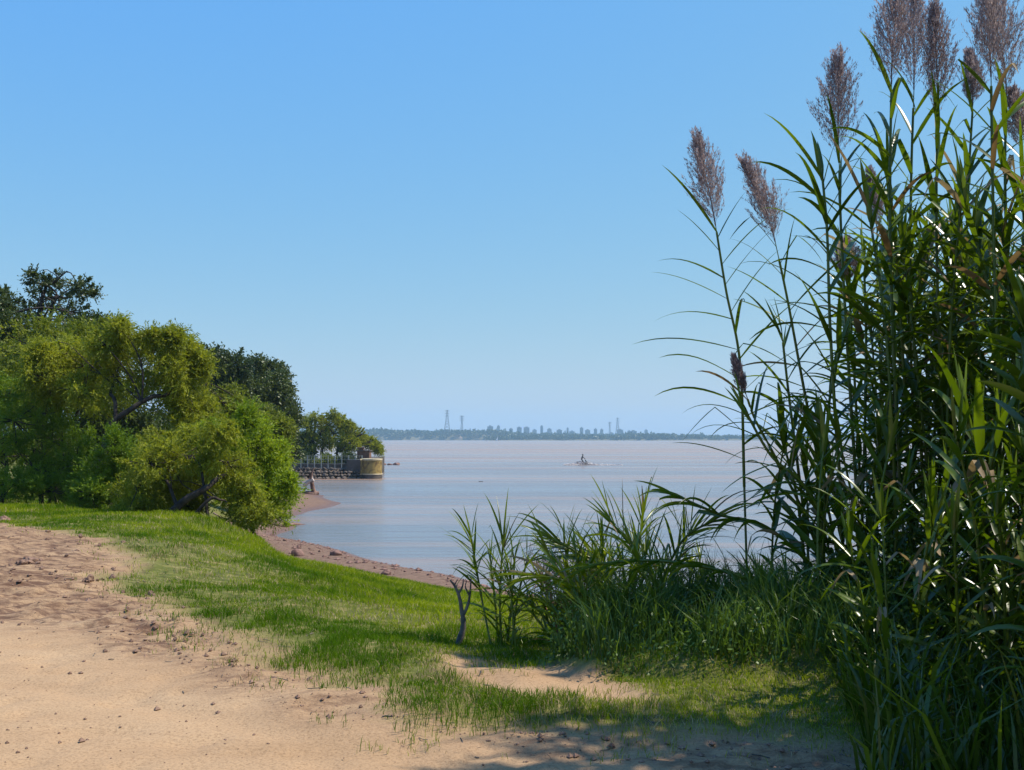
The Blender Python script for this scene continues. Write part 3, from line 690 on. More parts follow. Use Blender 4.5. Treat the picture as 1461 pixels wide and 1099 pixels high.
def far_wood(name, label, Y, xs, h, n, rng, hmin, hmax, depth=130, minx=-9e9):
    lb = MB()
    i = rng.integers(0, len(xs), n); tx = xs[i] + rng.uniform(-9, 9, n); dy = rng.uniform(10, depth, n)
    tz = h[i] * np.interp(dy, [6, 18, 45, 120], [.05, .55, .9, 1.0]); th = rng.uniform(hmin, hmax, n) * (.6 + .8 * fbm(tx / 60, dy / 60, 3, 3))
    k = tx > minx; tx, dy, tz, th = tx[k], dy[k], tz[k], th[k]; n = len(tx)
    per = 26
    c = np.repeat(np.stack([tx, Y + dy, tz + th * .55], -1), per, 0)
    off = unit(rng.normal(size=(n * per, 3))) * rng.uniform(.4, 1, (n * per, 1)) * np.repeat(th * .5, per)[:, None] * np.array([.9, .9, 1.0])
    cards(lb, c + off, rng.normal(size=(n * per, 3)), np.repeat(th * .45, per), np.repeat(th * .36, per), np.clip(rng.normal(.4, .25, n * per), 0, 1), rng)
    o = lb.build(name, M['far']); tag(o, label, kind='stuff')
rg = np.random.default_rng(77)
far_wood('far_wood', 'dark woods covering the bluff across the river', YB, xsA, hA, 4200, rg, 8, 15)
far_wood('far_wood', 'low dark woods along the water on the far bank', YA, xsB, hB, 3400, rg, 6, 11, 90)
far_wood('far_wood', 'woods in front of the distant city', YC, xsC, hC, 2600, rg, 6, 12)
# pale scar of bare earth on the bluff
mb = MB(); q = P(655, 622, YB)
gg = np.linspace(0, 1, 12)
mb.add(np.concatenate([np.stack([q[0] - 22 + gg * 26 + 8 * np.sin(gg * 9), YB - 34 + 0 * gg, 3 + 18 * gg], -1), np.stack([q[0] + 6 + gg * 2 + 5 * np.sin(gg * 7), YB - 30 + 30 * gg, 3 + 19 * gg], -1)]), [(i, i + 12, i + 13, i + 1) for i in range(11)])
tag(mb.build('bare_cliff', M['cliff']), 'pale scar of bare earth on the far bluff', kind='structure')

def facade_mat():
    m, nt, out = new_mat('apartment_facade')
    tc = N(nt, 'ShaderNodeTexCoord'); sx = N(nt, 'ShaderNodeSeparateXYZ'); nt.links.new(tc.outputs['Object'], sx.inputs[0])
    fl = math_(nt, 'LESS_THAN', math_(nt, 'FRACT', math_(nt, 'DIVIDE', sx.outputs['Z'], 3.2)), .5)
    wx = math_(nt, 'LESS_THAN', math_(nt, 'FRACT', math_(nt, 'DIVIDE', math_(nt, 'ADD', sx.outputs['X'], sx.outputs['Y']), 3.6)), .55)
    oi = N(nt, 'ShaderNodeObjectInfo'); rp = ramp(nt, [(0, (.10, .10, .10)), (.5, (.19, .18, .175)), (1, (.30, .29, .28))]); nt.links.new(oi.outputs['Random'], rp.inputs[0])
    pb = N(nt, 'ShaderNodeBsdfPrincipled'); pb.inputs['Roughness'].default_value = .8
    nt.links.new(mixc(nt, math_(nt, 'MULTIPLY', fl, wx), rp.outputs[0], (.05, .06, .07)), pb.inputs['Base Color'])
    nt.links.new(pb.outputs[0], out.inputs['Surface']); return m
M['tower_block'] = facade_mat()
def building(px, top, wpx, d, seed, label):
    g = np.random.default_rng(seed); s = d / F
    zt_ = P(px, top - .5 + g.uniform(-2.5, 3.0), d)[2]; W = wpx * s * g.uniform(.55, 1.25); px += g.uniform(-3, 3); x = P(px, 600, d)[0]; D = W * g.uniform(.7, 1.1)
    z0 = zt_ - max(45, (zt_) * .9) 
    o = thing('apartment_block', label, 'building', (x, d, max(0, z0)), 'apartment blocks of the distant city')
    h = zt_ - max(0, z0)
    mb = MB(); box(mb, (-W / 2, 0, 0), (W / 2, D, h)); mb.build('wall', M['tower_block'], o, False)
    mb = MB(); box(mb, (-W * .2, D * .25, h), (W * .22, D * .7, h + 4)); box(mb, (-W / 2 - .3, -.3, h - .6), (W / 2 + .3, D + .3, h + .5)); mb.build('roof', M['tower_block'], o, False)
blds = [(700,608,9),(712,609,6),(726,611,5),(739,612,8),(752,610,7),(763,613,6),(775,611,5),(783,612,6),(796,613,8),(807,613,5),(815,616,6),(829,613,5),(838,614,9),(848,612,5),(857,611,4),(886,612,7),(895,613,8),(919,612,6),(870,616,6),(905,617,8),(940,618,6)]
for i, (a, b, c_) in enumerate(blds):
    building(a, b, c_, YC + 60 + (i * 37) % 140, 300 + i, 'hazy grey apartment block in the far city skyline across the river')

M['steel'] = plain_mat('galvanised_steel', (.10, .105, .11), (.17, .175, .18), .05, .6, 0)
def pylon(px, top, bot, d, label, wid, arms=True):
    zt_ = P(px, top, d)[2]; x = P(px, top, d)[0]; z0 = P(px, bot, d)[2]
    o = thing('transmission_tower', label, 'pylon', (x, d, z0), 'lattice pylons on the far bank'); h = zt_ - z0
    mb = MB(); lv = np.linspace(0, 1, 9) ** .85
    hw = lambda t: wid * (1 - t) ** 1.15 * .5 + .9
    for sx in (-1, 1):
        for sy in (-1, 1): tube(mb, [(sx * hw(t), sy * hw(t), t * h) for t in lv], .5, 4)
    for a, b in zip(lv[:-1], lv[1:]):
        for sy in (-1, 1):
            tube(mb, [(-hw(a), sy * hw(a), a * h), (hw(b), sy * hw(b), b * h)], .4, 4); tube(mb, [(hw(a), sy * hw(a), a * h), (-hw(b), sy * hw(b), b * h)], .4, 4)
    mb.build('lattice_mast', M['steel'], o)
    if arms:
        for t in (.72, .84, .95):
            mb = MB(); aw = 7.5
            tube(mb, [(-aw, 0, t * h), (0, 0, t * h + 1.5), (aw, 0, t * h)], .5, 4); tube(mb, [(-aw, 0, t * h), (aw, 0, t * h)], .4, 4); mb.build('crossarm', M['steel'], o)
pylon(638, 585, 617, YB + 30, 'tall wide lattice pylon on the wooded bluff, leftmost of the pylons', 16)
pylon(659, 593, 617, YB + 60, 'slim pole-like pylon just right of the wide lattice pylon', 6)
pylon(870, 602, 619, YC - 40, 'slim short pylon left of the city pylon pair', 5)
pylon(881, 596, 619, YC - 60, 'tall lattice pylon rising among the apartment blocks', 13)

# sailing boat below the bluff
M['white'] = plain_mat('white_paint', (.72, .72, .72), (.82, .82, .82), .5, .4, 0)
sbp = P(710, 628.6, 2500); sb = thing('sailboat', 'tiny white sailing boat below the far bluff', 'boat', (sbp[0], 2500, 0))
mb = MB(); hp = [(-5, 0), (-4, 1.4), (0, 1.7), (3.5, 1.2), (5.5, 0), (3.5, -1.2), (0, -1.7), (-4, -1.4)]; wall_poly(mb, hp, -.2, 1.1, -.12); mb.build('hull', M['white'], sb, False)
mb = MB(); tube(mb, [(0.6, 0, .5), (.6, 0, 11)], .12, 6); mb.build('mast', M['steel'], sb)
mb = MB(); mb.add([(.4, 0, 1.8), (-4, .25, 1.9), (-1.6, .35, 6), (.4, 0, 10.5), (.4, .03, 1.8), (-4, .28, 1.9), (-1.6, .38, 6), (.4, .03, 10.5)], [(0, 1, 2, 3), (7, 6, 5, 4)]); mb.build('sail', M['white'], sb)

# jet ski with rider
jd = 208.0; jp = P(831, 663.6, jd); jp[2] = 0
M['dark_plastic'] = plain_mat('dark_plastic', (.02, .02, .025), (.05, .05, .055), 2, .35, 0)
M['skin'] = plain_mat('skin', (.30, .17, .11), (.36, .21, .14), 3, .5, 0)
M['vest'] = plain_mat('dark_vest', (.012, .012, .016), (.03, .03, .036), 4, .7, 0)
M['foam'] = plain_mat('foam', (.62, .55, .52), (.75, .7, .68), 2, .7, .3, 6)
js = thing('jet_ski', 'dark jet ski throwing white spray in mid river', 'jet ski', jp)
def loft(mb, secs, r=.5):
    secs = np.asarray(secs, float); n, m, _ = secs.shape
    i = np.arange(n - 1)[:, None] * m; j = np.arange(m)[None]; k = (j + 1) % m
    mb.add(secs.reshape(-1, 3), np.stack([i + j, i + k, i + m + k, i + m + j], -1).reshape(-1, 4), r)
    for e in (0, n - 1):
        c = secs[e].mean(0); mb.add(np.vstack([secs[e], c]), [(a, (a + 1) % m, m) for a in range(m)], r)
sec = []
for xx, wy, zb, zt2 in [(-1.5,.42,-.1,.35),(-.8,.55,-.2,.42),(0,.58,-.22,.5),(.7,.5,-.15,.55),(1.25,.28,.02,.52),(1.55,.06,.25,.42)]:
    a = np.linspace(0, 2 * np.pi, 12, endpoint=False); sec.append([(xx, wy * math.cos(t), (zb + zt2) / 2 + (zt2 - zb) / 2 * math.sin(t)) for t in a])
mb = MB(); loft(mb, sec); mb.build('hull', M['dark_plastic'], js)
sec = []
for xx, wy, h_ in [(-1.2,.2,.6),(-.6,.24,.74),(0,.2,.72),(.35,.14,.66)]:
    sec.append([(xx, wy * math.cos(t), .4 + (h_ - .4) * max(0, math.sin(t))) for t in np.linspace(0, np.pi, 9)])
mb = MB(); loft(mb, sec); mb.build('seat', M['dark_plastic'], js)
mb = MB(); tube(mb, spline([(.75,0,.5),(.6,0,.85),(.5,0,1.0)], 8), np.linspace(.14,.06,8), 8); tube(mb, [(.48,-.38,1.02),(.52,0,1.0),(.48,.38,1.02)], .03, 6); mb.build('handlebar', M['dark_plastic'], js)
# rider: one skinned body standing on the footwells
def skin_body(name, joints, edges, parent, mat):
    me = bpy.data.meshes.new(name); me.from_pydata([j[:3] for j in joints], edges, []); me.update()
    o = bpy.data.objects.new(name, me); COL.objects.link(o)
    md = o.modifiers.new('skin', 'SKIN'); md.use_smooth_shade = True
    if not me.skin_vertices: me.attributes.new  # layer is made by the modifier
    o.modifiers.new('sub', 'SUBSURF').levels = 1; o.modifiers['sub'].render_levels = 1
    bpy.context.view_layer.objects.active = o
    if not len(me.skin_vertices):
        bpy.ops.object.select_all(action='DESELECT'); o.select_set(True); bpy.ops.mesh.customdata_skin_add()
    for i, j in enumerate(joints): me.skin_vertices[0].data[i].radius = (j[3], j[3])
    me.skin_vertices[0].data[0].use_root = True
    me.materials.append(mat)
    if parent: o.parent = parent
    return o
J = [(-.15,0,1.02,.15),(-.10,0,1.25,.15),(.02,0,1.50,.16),(.05,0,1.60,.07),(.08,0,1.68,.09),(.09,0,1.80,.10),(.08,0,1.88,.07),
     (.02,.19,1.50,.07),(.22,.30,1.30,.05),(.45,.34,1.06,.04),(.52,.34,1.03,.045),(.02,-.19,1.50,.07),(.22,-.30,1.30,.05),(.45,-.34,1.06,.04),(.52,-.34,1.03,.045),
     (-.12,.14,.95,.10),(.12,.24,.66,.075),(-.10,.30,.36,.055),(.10,.30,.32,.05),(-.12,-.14,.95,.10),(.12,-.24,.66,.075),(-.10,-.30,.36,.055),(.10,-.30,.32,.05)]
E = [(0,1),(1,2),(2,3),(3,4),(4,5),(5,6),(2,7),(7,8),(8,9),(9,10),(2,11),(11,12),(12,13),(13,14),(0,15),(15,16),(16,17),(17,18),(0,19),(19,20),(20,21),(21,22)]
pr = thing('person', 'person in dark clothes standing on the jet ski in mid river', 'person', jp)
pr.scale = (1.1, 1.25, 1.08)
skin_body('body', J, E, pr, M['vest'])
mb = MB(); rock_mesh(mb, (.095, 0, 1.80), (.23, .19, .27), 2, .5, 1.0, 9, .03); mb.build('head', M['skin'], pr)
mb = MB(); rock_mesh(mb, (.065, 0, 1.85), (.26, .22, .22), 2, .5, 1.0, 9, .03); mb.build('hair', M['dark_plastic'], pr)
# churned wake and spray
rg = np.random.default_rng(9); n = 2600
t = rg.uniform(-1, 1, n); xx = np.where(t < 0, t * 3.5, t * 7.5) ; hh = .42 * np.exp(-(xx / 2.2) ** 2) + .22 * np.exp(-np.abs(xx) / 4)
pos = np.stack([xx, rg.normal(-.15, .8, n), rg.uniform(0, 1, n) ** 1.7 * hh], -1) + jp
mb = MB(); cards(mb, pos, rg.normal(size=(n, 3)) * np.array([1, .6, .5]), rg.uniform(.08, .35, n), rg.uniform(.06, .2, n), rg.uniform(0, 1, n), rg)
tag(mb.build('spray', M['foam']), 'white spray and foam thrown up around the jet ski', kind='stuff')

# ------------------------------------------------------------------ reeds
def blade_leaf(mb, p0, stem_dir, out_dir, L, W, rng, open_=.7, sag=1.2, r=.5, seg=8, kink=0):
    d = unit(stem_dir * math.cos(open_) + out_dir * math.sin(open_)); p = np.array(p0, float)
    side = unit(np.cross(d, stem_dir) + rng.normal(size=3) * .12)
    pts = [p.copy()]; dirs = [d.copy()]; tw = rng.uniform(-.9, .9)
    kk = rng.integers(3, seg) if rng.uniform() < kink else -1
    for i in range(seg):
        t = (i + .5) / seg
        d = unit(d + np.array([0, 0, -1]) * sag * t * .9 / seg * (1.6 - abs(d[2]) * .6))
        if i == kk: d = unit(d + np.array([0, 0, -1.3]))
        p = p + d * L / seg; pts.append(p.copy()); dirs.append(d.copy())
    pts = np.array(pts); dirs = np.array(dirs); t = np.linspace(0, 1, seg + 1)
    w = W * np.minimum(1, .55 + 2.2 * t) * (1 - t ** 2.1) ** .8; w[-1] = .0005
    s = unit(np.cross(np.cross(dirs, side), dirs)); nrm = unit(np.cross(dirs, s))
    a = (tw * t)[:, None]; s2 = s * np.cos(a) + nrm * np.sin(a); n2 = unit(np.cross(dirs, s2))
    l = pts - s2 * w[:, None] * .5 - n2 * w[:, None] * .18; rr = pts + s2 * w[:, None] * .5 - n2 * w[:, None] * .18
    v = np.stack([l, pts, rr], 1).reshape(-1, 3); i = np.arange(seg)[:, None] * 3
    f = np.concatenate([np.concatenate([i, i + 1, i + 4, i + 3], 1), np.concatenate([i + 1, i + 2, i + 5, i + 4], 1)])
    mb.add(v, f, np.clip(r + .25 * np.repeat(t, 3) - .1, 0, 1))

def plume_mesh(base, tdir, L, R, rng, bend=(-.1, 0, 0)):
    mb = MB(); tdir = unit(np.asarray(tdir, float)); n = 130
    ax = lambda t: base + tdir * L * t + np.asarray(bend) * L * t * t
    tube(mb, [ax(t) for t in np.linspace(0, .95, 8)], np.linspace(.006, .0015, 8), 5, .15)
    u = unit(np.cross(tdir, [0, 1, .1])); w = np.cross(tdir, u)
    C = []; A = []; Ls = []; Rn = []
    for i in range(n):
        t = (i / n) ** .9 * .88; a = i * 2.4 + rng.uniform(-.4, .4)
        o = u * math.cos(a) + w * math.sin(a)
        bl = L * (.40 * (1 - t) ** .6 + .10) * rng.uniform(.7, 1.15); tt_ = min(1, t + bl / L * .9); spread = R * 1.12 * (max(0, math.sin(math.pi * (.10 + .86 * tt_))) ** .8 + .08)
        p0 = ax(t); p2 = p0 + tdir * bl * .93 + o * spread * rng.uniform(.25, 1.1); p1 = p0 + tdir * bl * .45 + o * spread * .5 * rng.uniform(.6, 1.2)
        q = spline([p0, p1, p2], 9); tube(mb, q, np.linspace(.0009, .0004, 9), 3, .2, False)
        m = 72; tt = rng.uniform(.12, 1, m); pp = np.stack([np.interp(tt, np.linspace(0, 1, 9), q[:, c]) for c in range(3)], -1)
        dd = unit(p2 - p0)
        C.append(pp + rng.normal(size=(m, 3)) * .006); A.append(dd + tdir * .3 + rng.normal(size=(m, 3)) * .26); Ls.append(rng.uniform(.014, .034, m)); Rn.append(np.clip(rng.normal(.38, .28, m), 0, 1))
    C = np.concatenate(C); cards(mb, C, np.concatenate(A), np.concatenate(Ls), .0043 * rng.uniform(.6, 1.5, len(C)), np.concatenate(Rn), rng)
    return mb

def cane(label, pts, rad=.011, leaf=(.58, .056), step=.15, start=.25, az=None, seed=0, plume=None, sag=1.3, open_=(.65, 1.25), wind=.3, group=None, name='giant_reed', dry=.06, tipspear=True, kink=.12, skip=0.0, matl='reed', stop=1.0, azj=.5):
    rng = np.random.default_rng(seed); b0 = np.asarray(pts[0], float)
    root = thing(name, label, 'reed', b0, group)
    c = spline(pts, 40) - b0; seglen = np.r_[0, np.cumsum(np.linalg.norm(np.diff(c, axis=0), axis=1))]; T = seglen[-1]
    tg = unit(np.gradient(c, axis=0))
    mb = MB(); tube(mb, c, np.interp(np.linspace(0, 1, 40), [0, .6, 1], [rad, rad * .75, rad * .32]), 7, np.clip(.35 + .3 * np.sin(seglen / step * 2 * np.pi), 0, 1))
    mb.build('stem', M['reed_stem'], root)
    lb = MB(); db = MB(); az = rng.uniform(0, 2 * np.pi) if az is None else az
    s = start * T; k = 0
    while s < T * stop * .985:
        i = np.searchsorted(seglen, s); i = min(i, 39); t = s / T
        if rng.uniform() > skip:
            a = az + (np.pi if k % 2 else 0) + rng.normal(0, azj)
            o = np.array([math.cos(a), math.sin(a), 0]) + np.array([-wind, -.1 * wind, 0]); o = unit(o - tg[i] * (o @ tg[i]))
            up = max(0, (t - .7) / .3)
            L = leaf[0] * rng.uniform(.7, 1.2) * (.75 + .45 * min(1, t * 1.6)) * (1 - .25 * up * bool(plume)); W = leaf[1] * rng.uniform(.75, 1.2) * (1 - .3 * up)
            op = rng.uniform(*open_) * (1 - .45 * up)
            isdry = rng.uniform() < dry + .25 * max(0, .2 - t)
            blade_leaf(db if isdry else lb, c[i], tg[i], o, L, W, rng, op, sag * rng.uniform(.5, 1.5) * (1.4 if isdry else 1), np.clip(rng.normal(.35, .22), 0, 1), 9, kink)
            # sheath wrapped round the stem
            if i < 38:
                e = min(39, i + 2); tube(lb, c[i - 2 if i > 2 else 0:e], rad * (1.35 - .5 * t), 6, .6, False)
        s += step * rng.uniform(.75, 1.25) * (1 - .25 * t); k += 1
    if tipspear and not plume:
        for q in range(4):
            a = rng.uniform(0, 6.28); o = np.array([math.cos(a), math.sin(a), 0])
            blade_leaf(lb, c[-1 - q], tg[-1], o, leaf[0] * rng.uniform(.5, .9), leaf[1] * .7, rng, rng.uniform(.08, .4), sag * .5, rng.uniform(.3, .8))
    lb.build('foliage', M[matl], root)
    if db.n: db.build('dry_leaves', M['dry_leaf'], root)
    if plume:
        plume_mesh(c[-1], tg[-1] + np.array([-.02, 0, .1]), plume[0], plume[1], rng, (rng.uniform(-.22, .12), rng.uniform(-.1, .1), 0)).build('plume', M['plume'], root)
    return root

RD = 'giant reeds with plumes'
def pc(label, pix, d, tip, halfw, seed, dz=None, **kw):
    """reed with a plume: stem as pixels from base to plume foot at depth d, plume tip pixel"""
    pts = [P(a, b, d + (c[0] if c else 0)) for a, b, *c in pix]
    if kw.pop('ground', True): pts[0][2] = float(H(pts[0][0], pts[0][1])) - .03
    s = d / F; L = math.hypot(pix[-1][0] - tip[0], pix[-1][1] - tip[1]) * s
    return cane(label, pts, seed=seed, plume=(L, halfw * s * 1.25), group=RD, **kw)
pc('leftmost plumed reed, standing alone against the sky with leaves streaming left', [(1068,905),(1062,700),(1056,520),(1036,415),(1021,322)], 9.0, (1017,192), 24, 501, az=3.1, wind=.7, start=.40, step=.135, leaf=(.66,.036), azj=.35, sag=1.1, dry=.06, open_=(.8, 1.25))
pc('second plumed reed from the left, thin and leaning left with a narrow plume', [(1215,930),(1180,720),(1148,560),(1124,430),(1106,345)], 8.8, (1086,225), 20, 502, az=2.9, wind=.5, start=.35, step=.15, leaf=(.6,.038), sag=1.1, open_=(.75, 1.25))
pc('plumed reed with a fat purple plume left of the tall cluster', [(1235,950),(1222,700),(1208,480),(1200,330),(1197,222)], 8.4, (1190,76), 30, 503, az=.4, start=.3)
pc('tall reed whose broad plume is cut by the top edge, leftmost of the tall cluster', [(1300,1000),(1285,700),(1272,420),(1270,250),(1272,120)], 8.2, (1268,-25), 32, 504, az=.9, start=.3)
pc('tall reed with a brushy plume in the middle of the cluster at the top', [(1330,1000),(1318,700),(1300,420),(1300,260),(1304,128)], 8.6, (1318,-30), 28, 505, az=2.0, start=.3)
pc('reed with a slender reddish plume leaning right at the top', [(1350,1000),(1348,700),(1338,420),(1336,290),(1338,168)], 8.4, (1358,2), 22, 506, az=1.2, start=.3)
pc('reed with a small faded plume half hidden between the big ones', [(1390,1000),(1385,700),(1378,420),(1382,260),(1388,150)], 9.4, (1398,72), 16, 507, az=.3, start=.3)
pc('reed with a dark heavy plume upright near the top right corner', [(1440,1040),(1432,700),(1420,420),(1416,240),(1414,110)], 7.8, (1413,-40), 27, 508, az=2.2, start=.3)
pc('reed with a dark plume leaning right in the top right corner', [(1480,1040),(1462,700),(1440,420),(1434,260),(1436,135)], 8.2, (1456,-30), 30, 509, az=.8, start=.3)
pc('reed with a plume cut by the right edge below the corner', [(1500,1040),(1490,700),(1470,420),(1460,300),(1458,212)], 8.4, (1465,125), 20, 510, az=1.6, start=.3)
pc('short reed with a thin faint plume behind the fat purple one', [(1270,960),(1262,700),(1256,520),(1252,420),(1251,325)], 10.4, (1247,243), 13, 511, az=.2, start=.3)
pc('short reed with a small dark ragged plume inside the leaves', [(1240,960),(1228,700),(1218,520),(1214,460),(1211,402)], 9.4, (1216,343), 20, 512, az=1.9, start=.3)
pc('leaning reed with a pale unopened plume below the leftmost one', [(1200,900),(1150,740),(1105,650),(1078,600),(1064,562)], 8.6, (1062,508), 6, 513, az=3.0, wind=.5, start=.25, step=.12, leaf=(.45,.045))
# leafy unplumed canes at the left margin of the clump
LM = 'leafy reeds at the open margin'
def lc(label, pix, d, seed, **kw):
    pts = [P(a, b, d + (c[0] if c else 0)) for a, b, *c in pix]
    if kw.pop('ground', True): pts[0][2] = float(H(pts[0][0], pts[0][1])) - .03
    kw.setdefault('group', LM)
    return cane(label, pts, seed=seed, **kw)
lc('leafy reed reaching up right of the second plume, broad leaves on both sides', [(1225,940),(1200,700),(1185,480),(1180,330),(1172,240)], 8.1, 521, az=.2, start=.35, step=.12)
lc('leafy reed bowed left across the river view', [(1230,900),(1190,770),(1145,690),(1100,650),(1060,580)], 8.0, 522, az=2.8, wind=.5, step=.11, leaf=(.5,.042), start=.3)
lc('leafy reed nearly lying down, its leaves hanging like a comb over the river', [(1200,930),(1120,850),(1030,815),(930,800),(840,806)], 7.9, 523, az=1.57, wind=.0, step=.085, leaf=(.42,.03), sag=1.6, start=.25, open_=(.6, 1.1))
lc('leafy reed stooping left with drooping leaves above the comb-leaved one', [(1220,930),(1150,800),(1090,750),(1030,735),(960,705)], 8.1, 524, az=1.57, wind=.1, step=.09, leaf=(.42,.032), sag=1.4, start=.25)
lc('thin reed standing straight behind the bowed leafy one', [(1160,905),(1150,760),(1135,640),(1125,560),(1115,470)], 8.7, 525, az=.3, start=.4, step=.13, leaf=(.45,.035))
lc('thin leafy reed curving right at the margin of the clump', [(1180,930),(1172,780),(1178,640),(1185,560),(1200,490)], 8.3, 526, az=.8, start=.3, step=.12)
# small bushy canes between the road and the river
SC = 'small bushy canes by the road'
def sc(label, base, tip, d, seed, **kw):
    b = P(*base, d); t = P(*tip, d + .1); b[2] = float(H(b[0], b[1])) - .03
    m = (b + t) / 2 + np.array([random.uniform(-.03, .03), 0, .02])
    kw.setdefault('leaf', (.38, .024)); kw.setdefault('step', .04); kw.setdefault('start', .3); kw.setdefault('rad', .009); kw.setdefault('group', SC)
    return cane(label, [b, m, t], seed=seed, name='small_cane', wind=.15, open_=(.5, 1.2), sag=1.0, dry=.03, azj=1.2, matl='cane_leaf', **kw)
sc('slim cane with a bare leaning stem and a leafy top, leftmost of the small canes', (702,945), (672,765), 8.8, 541, start=.5, leaf=(.30,.022), step=.02)
sc('dense bushy small cane standing right of the slim leaning one', (716,948), (718,770), 8.6, 542, start=.12, step=.035)
for i, (bp, tp, dd) in enumerate([((722,946),(735,790),8.7),((730,948),(752,800),8.5),((712,946),(700,800),8.8),((738,948),(728,820),8.4)]):
    sc('short leafy shoot crowding the dense bushy small cane', bp, tp, dd, 550 + i, start=.1, step=.04, leaf=(.28,.018), group='shoots round the bushy cane')
lbls = ['small cane with its fan of leaves pointing left over the river', 'small cane topped by a pale rosette above the weeds', 'tallest small cane, its rosette rising in front of the river', 'small cane with a spiky top right of the tallest one', 'small cane leaning left low above the dark weeds']
for i, (bp, tp, dd) in enumerate([((840,940),(805,775),8.6),((870,935),(858,765),8.8),((905,930),(918,732),9.0),((930,930),(985,755),8.8),((820,945),(772,830),8.3)]):
    sc(lbls[i], bp, tp, dd, 560 + i, start=.45, step=.020, leaf=(.32,.021))
lean = ['leafy cane leaning far left with its fan over the shore', 'leafy cane arching left halfway up the thicket', 'leafy cane bending left just above the weeds', 'leafy cane arching left behind the pale rosette', 'leafy cane arching right towards the tall reeds']
for i, (q, dd) in enumerate([([(900,935),(870,830),(825,790),(785,768)], 8.5), ([(915,935),(885,830),(850,800),(810,785)], 8.7), ([(880,940),(850,870),(805,830),(760,822)], 8.3), ([(950,935),(930,820),(905,785),(872,745)], 8.9), ([(925,935),(945,830),(975,770),(1018,742)], 8.6)]):
    pts = [P(a, b, dd) for a, b in q]; pts[0][2] = float(H(pts[0][0], pts[0][1])) - .03
    cane(lean[i], pts, seed=630 + i, name='small_cane', group=SC, rad=.010, leaf=(.40, .027), step=.034, start=.35, az=.2, azj=.5, wind=.0, open_=(.5, 1.0), sag=1.1, dry=.05, matl='cane_leaf')
rg = np.random.default_rng(66)
for i in range(64):
    bx = rg.uniform(800, 1150); by = rg.uniform(915, 945); dd = rg.uniform(7.8, 9.8)
    tx = bx + rg.uniform(-90, 40); ty = rg.uniform(775, 880) + 30 * (bx > 1000)
    sc('green cane shoot in the thicket between the small canes and the reeds', (bx, by), (tx, ty), dd, 580 + i, start=.15, step=.034, leaf=(.29,.022), group='cane shoots in the roadside thicket')
# the dense clump: a dozen different canes, copied with their parts
protos = []
CL = 'canes packed in the dense clump'
cl_label = 'tall green reed cane packed inside the dense clump on the right'
spots = []
rg = np.random.default_rng(88)
def zone(n, x0, x1, y0, y1, u0, hm):
    k = 0; t = 0
    while k < n and t < 20000:
        t += 1
        X = rg.uniform(x0, x1); Y = rg.uniform(y0, y1)
        if X / Y < u0 + .015 * rg.normal(): continue
        if all((X - a) ** 2 + (Y - b) ** 2 > .10 ** 2 for a, b, c in spots): spots.append((X, Y, hm * rg.uniform(.8, 1.05))); k += 1
zone(60, 2.5, 5.0, 7.8, 10.8, .325, 3.3)
zone(82, 2.6, 9.0, 7.8, 10.8, .35, 3.4)       # main body of the clump
zone(16, 1.9, 3.2, 7.6, 9.2, .245, 1.4)        # its low skirt
zone(26, 2.4, 6.5, 6.2, 7.7, .40, 1.7)          # short canes in front
zone(40, 1.9, 5.0, 5.9, 7.6, .325, 1.1)         # knee-high growth along its foot
zone(52, 2.3, 7.0, 4.6, 5.9, .44, 2.6)         # front corner at the right edge
zone(20, 3.5, 5.4, 5.5, 6.4, .62, 7.0)          # taller ones outside the frame
HTS = [2.2, 2.7, 3.1, 3.5, 3.0, 2.4, 3.3, 2.0, 3.6, 2.9, 1.7, 2.5, 3.2, 1.4, 5.4, 6.0]
for i in range(16):
    h = HTS[i]
    lx, ly = rg.uniform(-.16, .1) * h, rg.uniform(-.1, .1) * h
    pts = [np.array([0, 0, 0.]), np.array([lx * .15, ly * .15, h * .35]), np.array([lx * .45, ly * .45, h * .7]), np.array([lx, ly, h])]
    protos.append(cane(cl_label, pts, seed=700 + i, start=.06, step=.118, leaf=(.53, .062), open_=(.7, 1.25), sag=1.15, azj=.4, group=CL, dry=.05, wind=.25))
used = set()
for X, Y, hm in spots:
    i = min(range(16), key=lambda q: abs(HTS[q] - hm) + rg.uniform(0, .9)); p = protos[i]
    if i in used:
        r = p.copy(); COL.objects.link(r)
        for ch in p.children:
            c2 = ch.copy(); COL.objects.link(c2); c2.parent = r
    else: r = p; used.add(i)
    r.location = (X, Y, float(H(X, Y)) - .04); r.rotation_euler = (rg.normal(0, .05), rg.normal(-.02, .06), rg.uniform(0, 6.28))
    k = hm / HTS[i] * rg.uniform(.95, 1.05); r.scale = (k, k, k)
for i, p in enumerate(protos):
    if i not in used: 
        p.location = (4 + i * .1, 7.5, 3.5)

# bare forked shrub by the slim cane
b = on(655, 921); bs = thing('dead_shrub', 'bare forked dead shrub leaning on the grass left of the small canes', 'shrub', b)
dsh = b[1]
def q_(pts): return spline([P(a, c, dsh) for a, c in pts], 10) - b
mb = MB(); tube(mb, q_([(652,924),(660,900),(661,885),(658,868)]), np.linspace(.027, .016, 10) * np.array([1.15, .95, 1.1, .9, 1.05, .95, 1.12, .92, 1.05, 1.0]), 9); tube(mb, q_([(659,872),(655,850),(648,835),(642,828)]), np.linspace(.016, .006, 10), 7)
tube(mb, q_([(660,880),(668,862),(671,842),(672,826)]), np.linspace(.014, .005, 10), 7); tube(mb, q_([(655,846),(660,836),(661,826)]), np.linspace(.01, .004, 10), 5); tube(mb, q_([(670,850),(664,838),(666,828)]), np.linspace(.009, .003, 10), 5); tube(mb, q_([(648,836),(652,828)]), np.linspace(.008, .003, 10), 5)
mb.build('trunk', M['grey_bark'], bs)
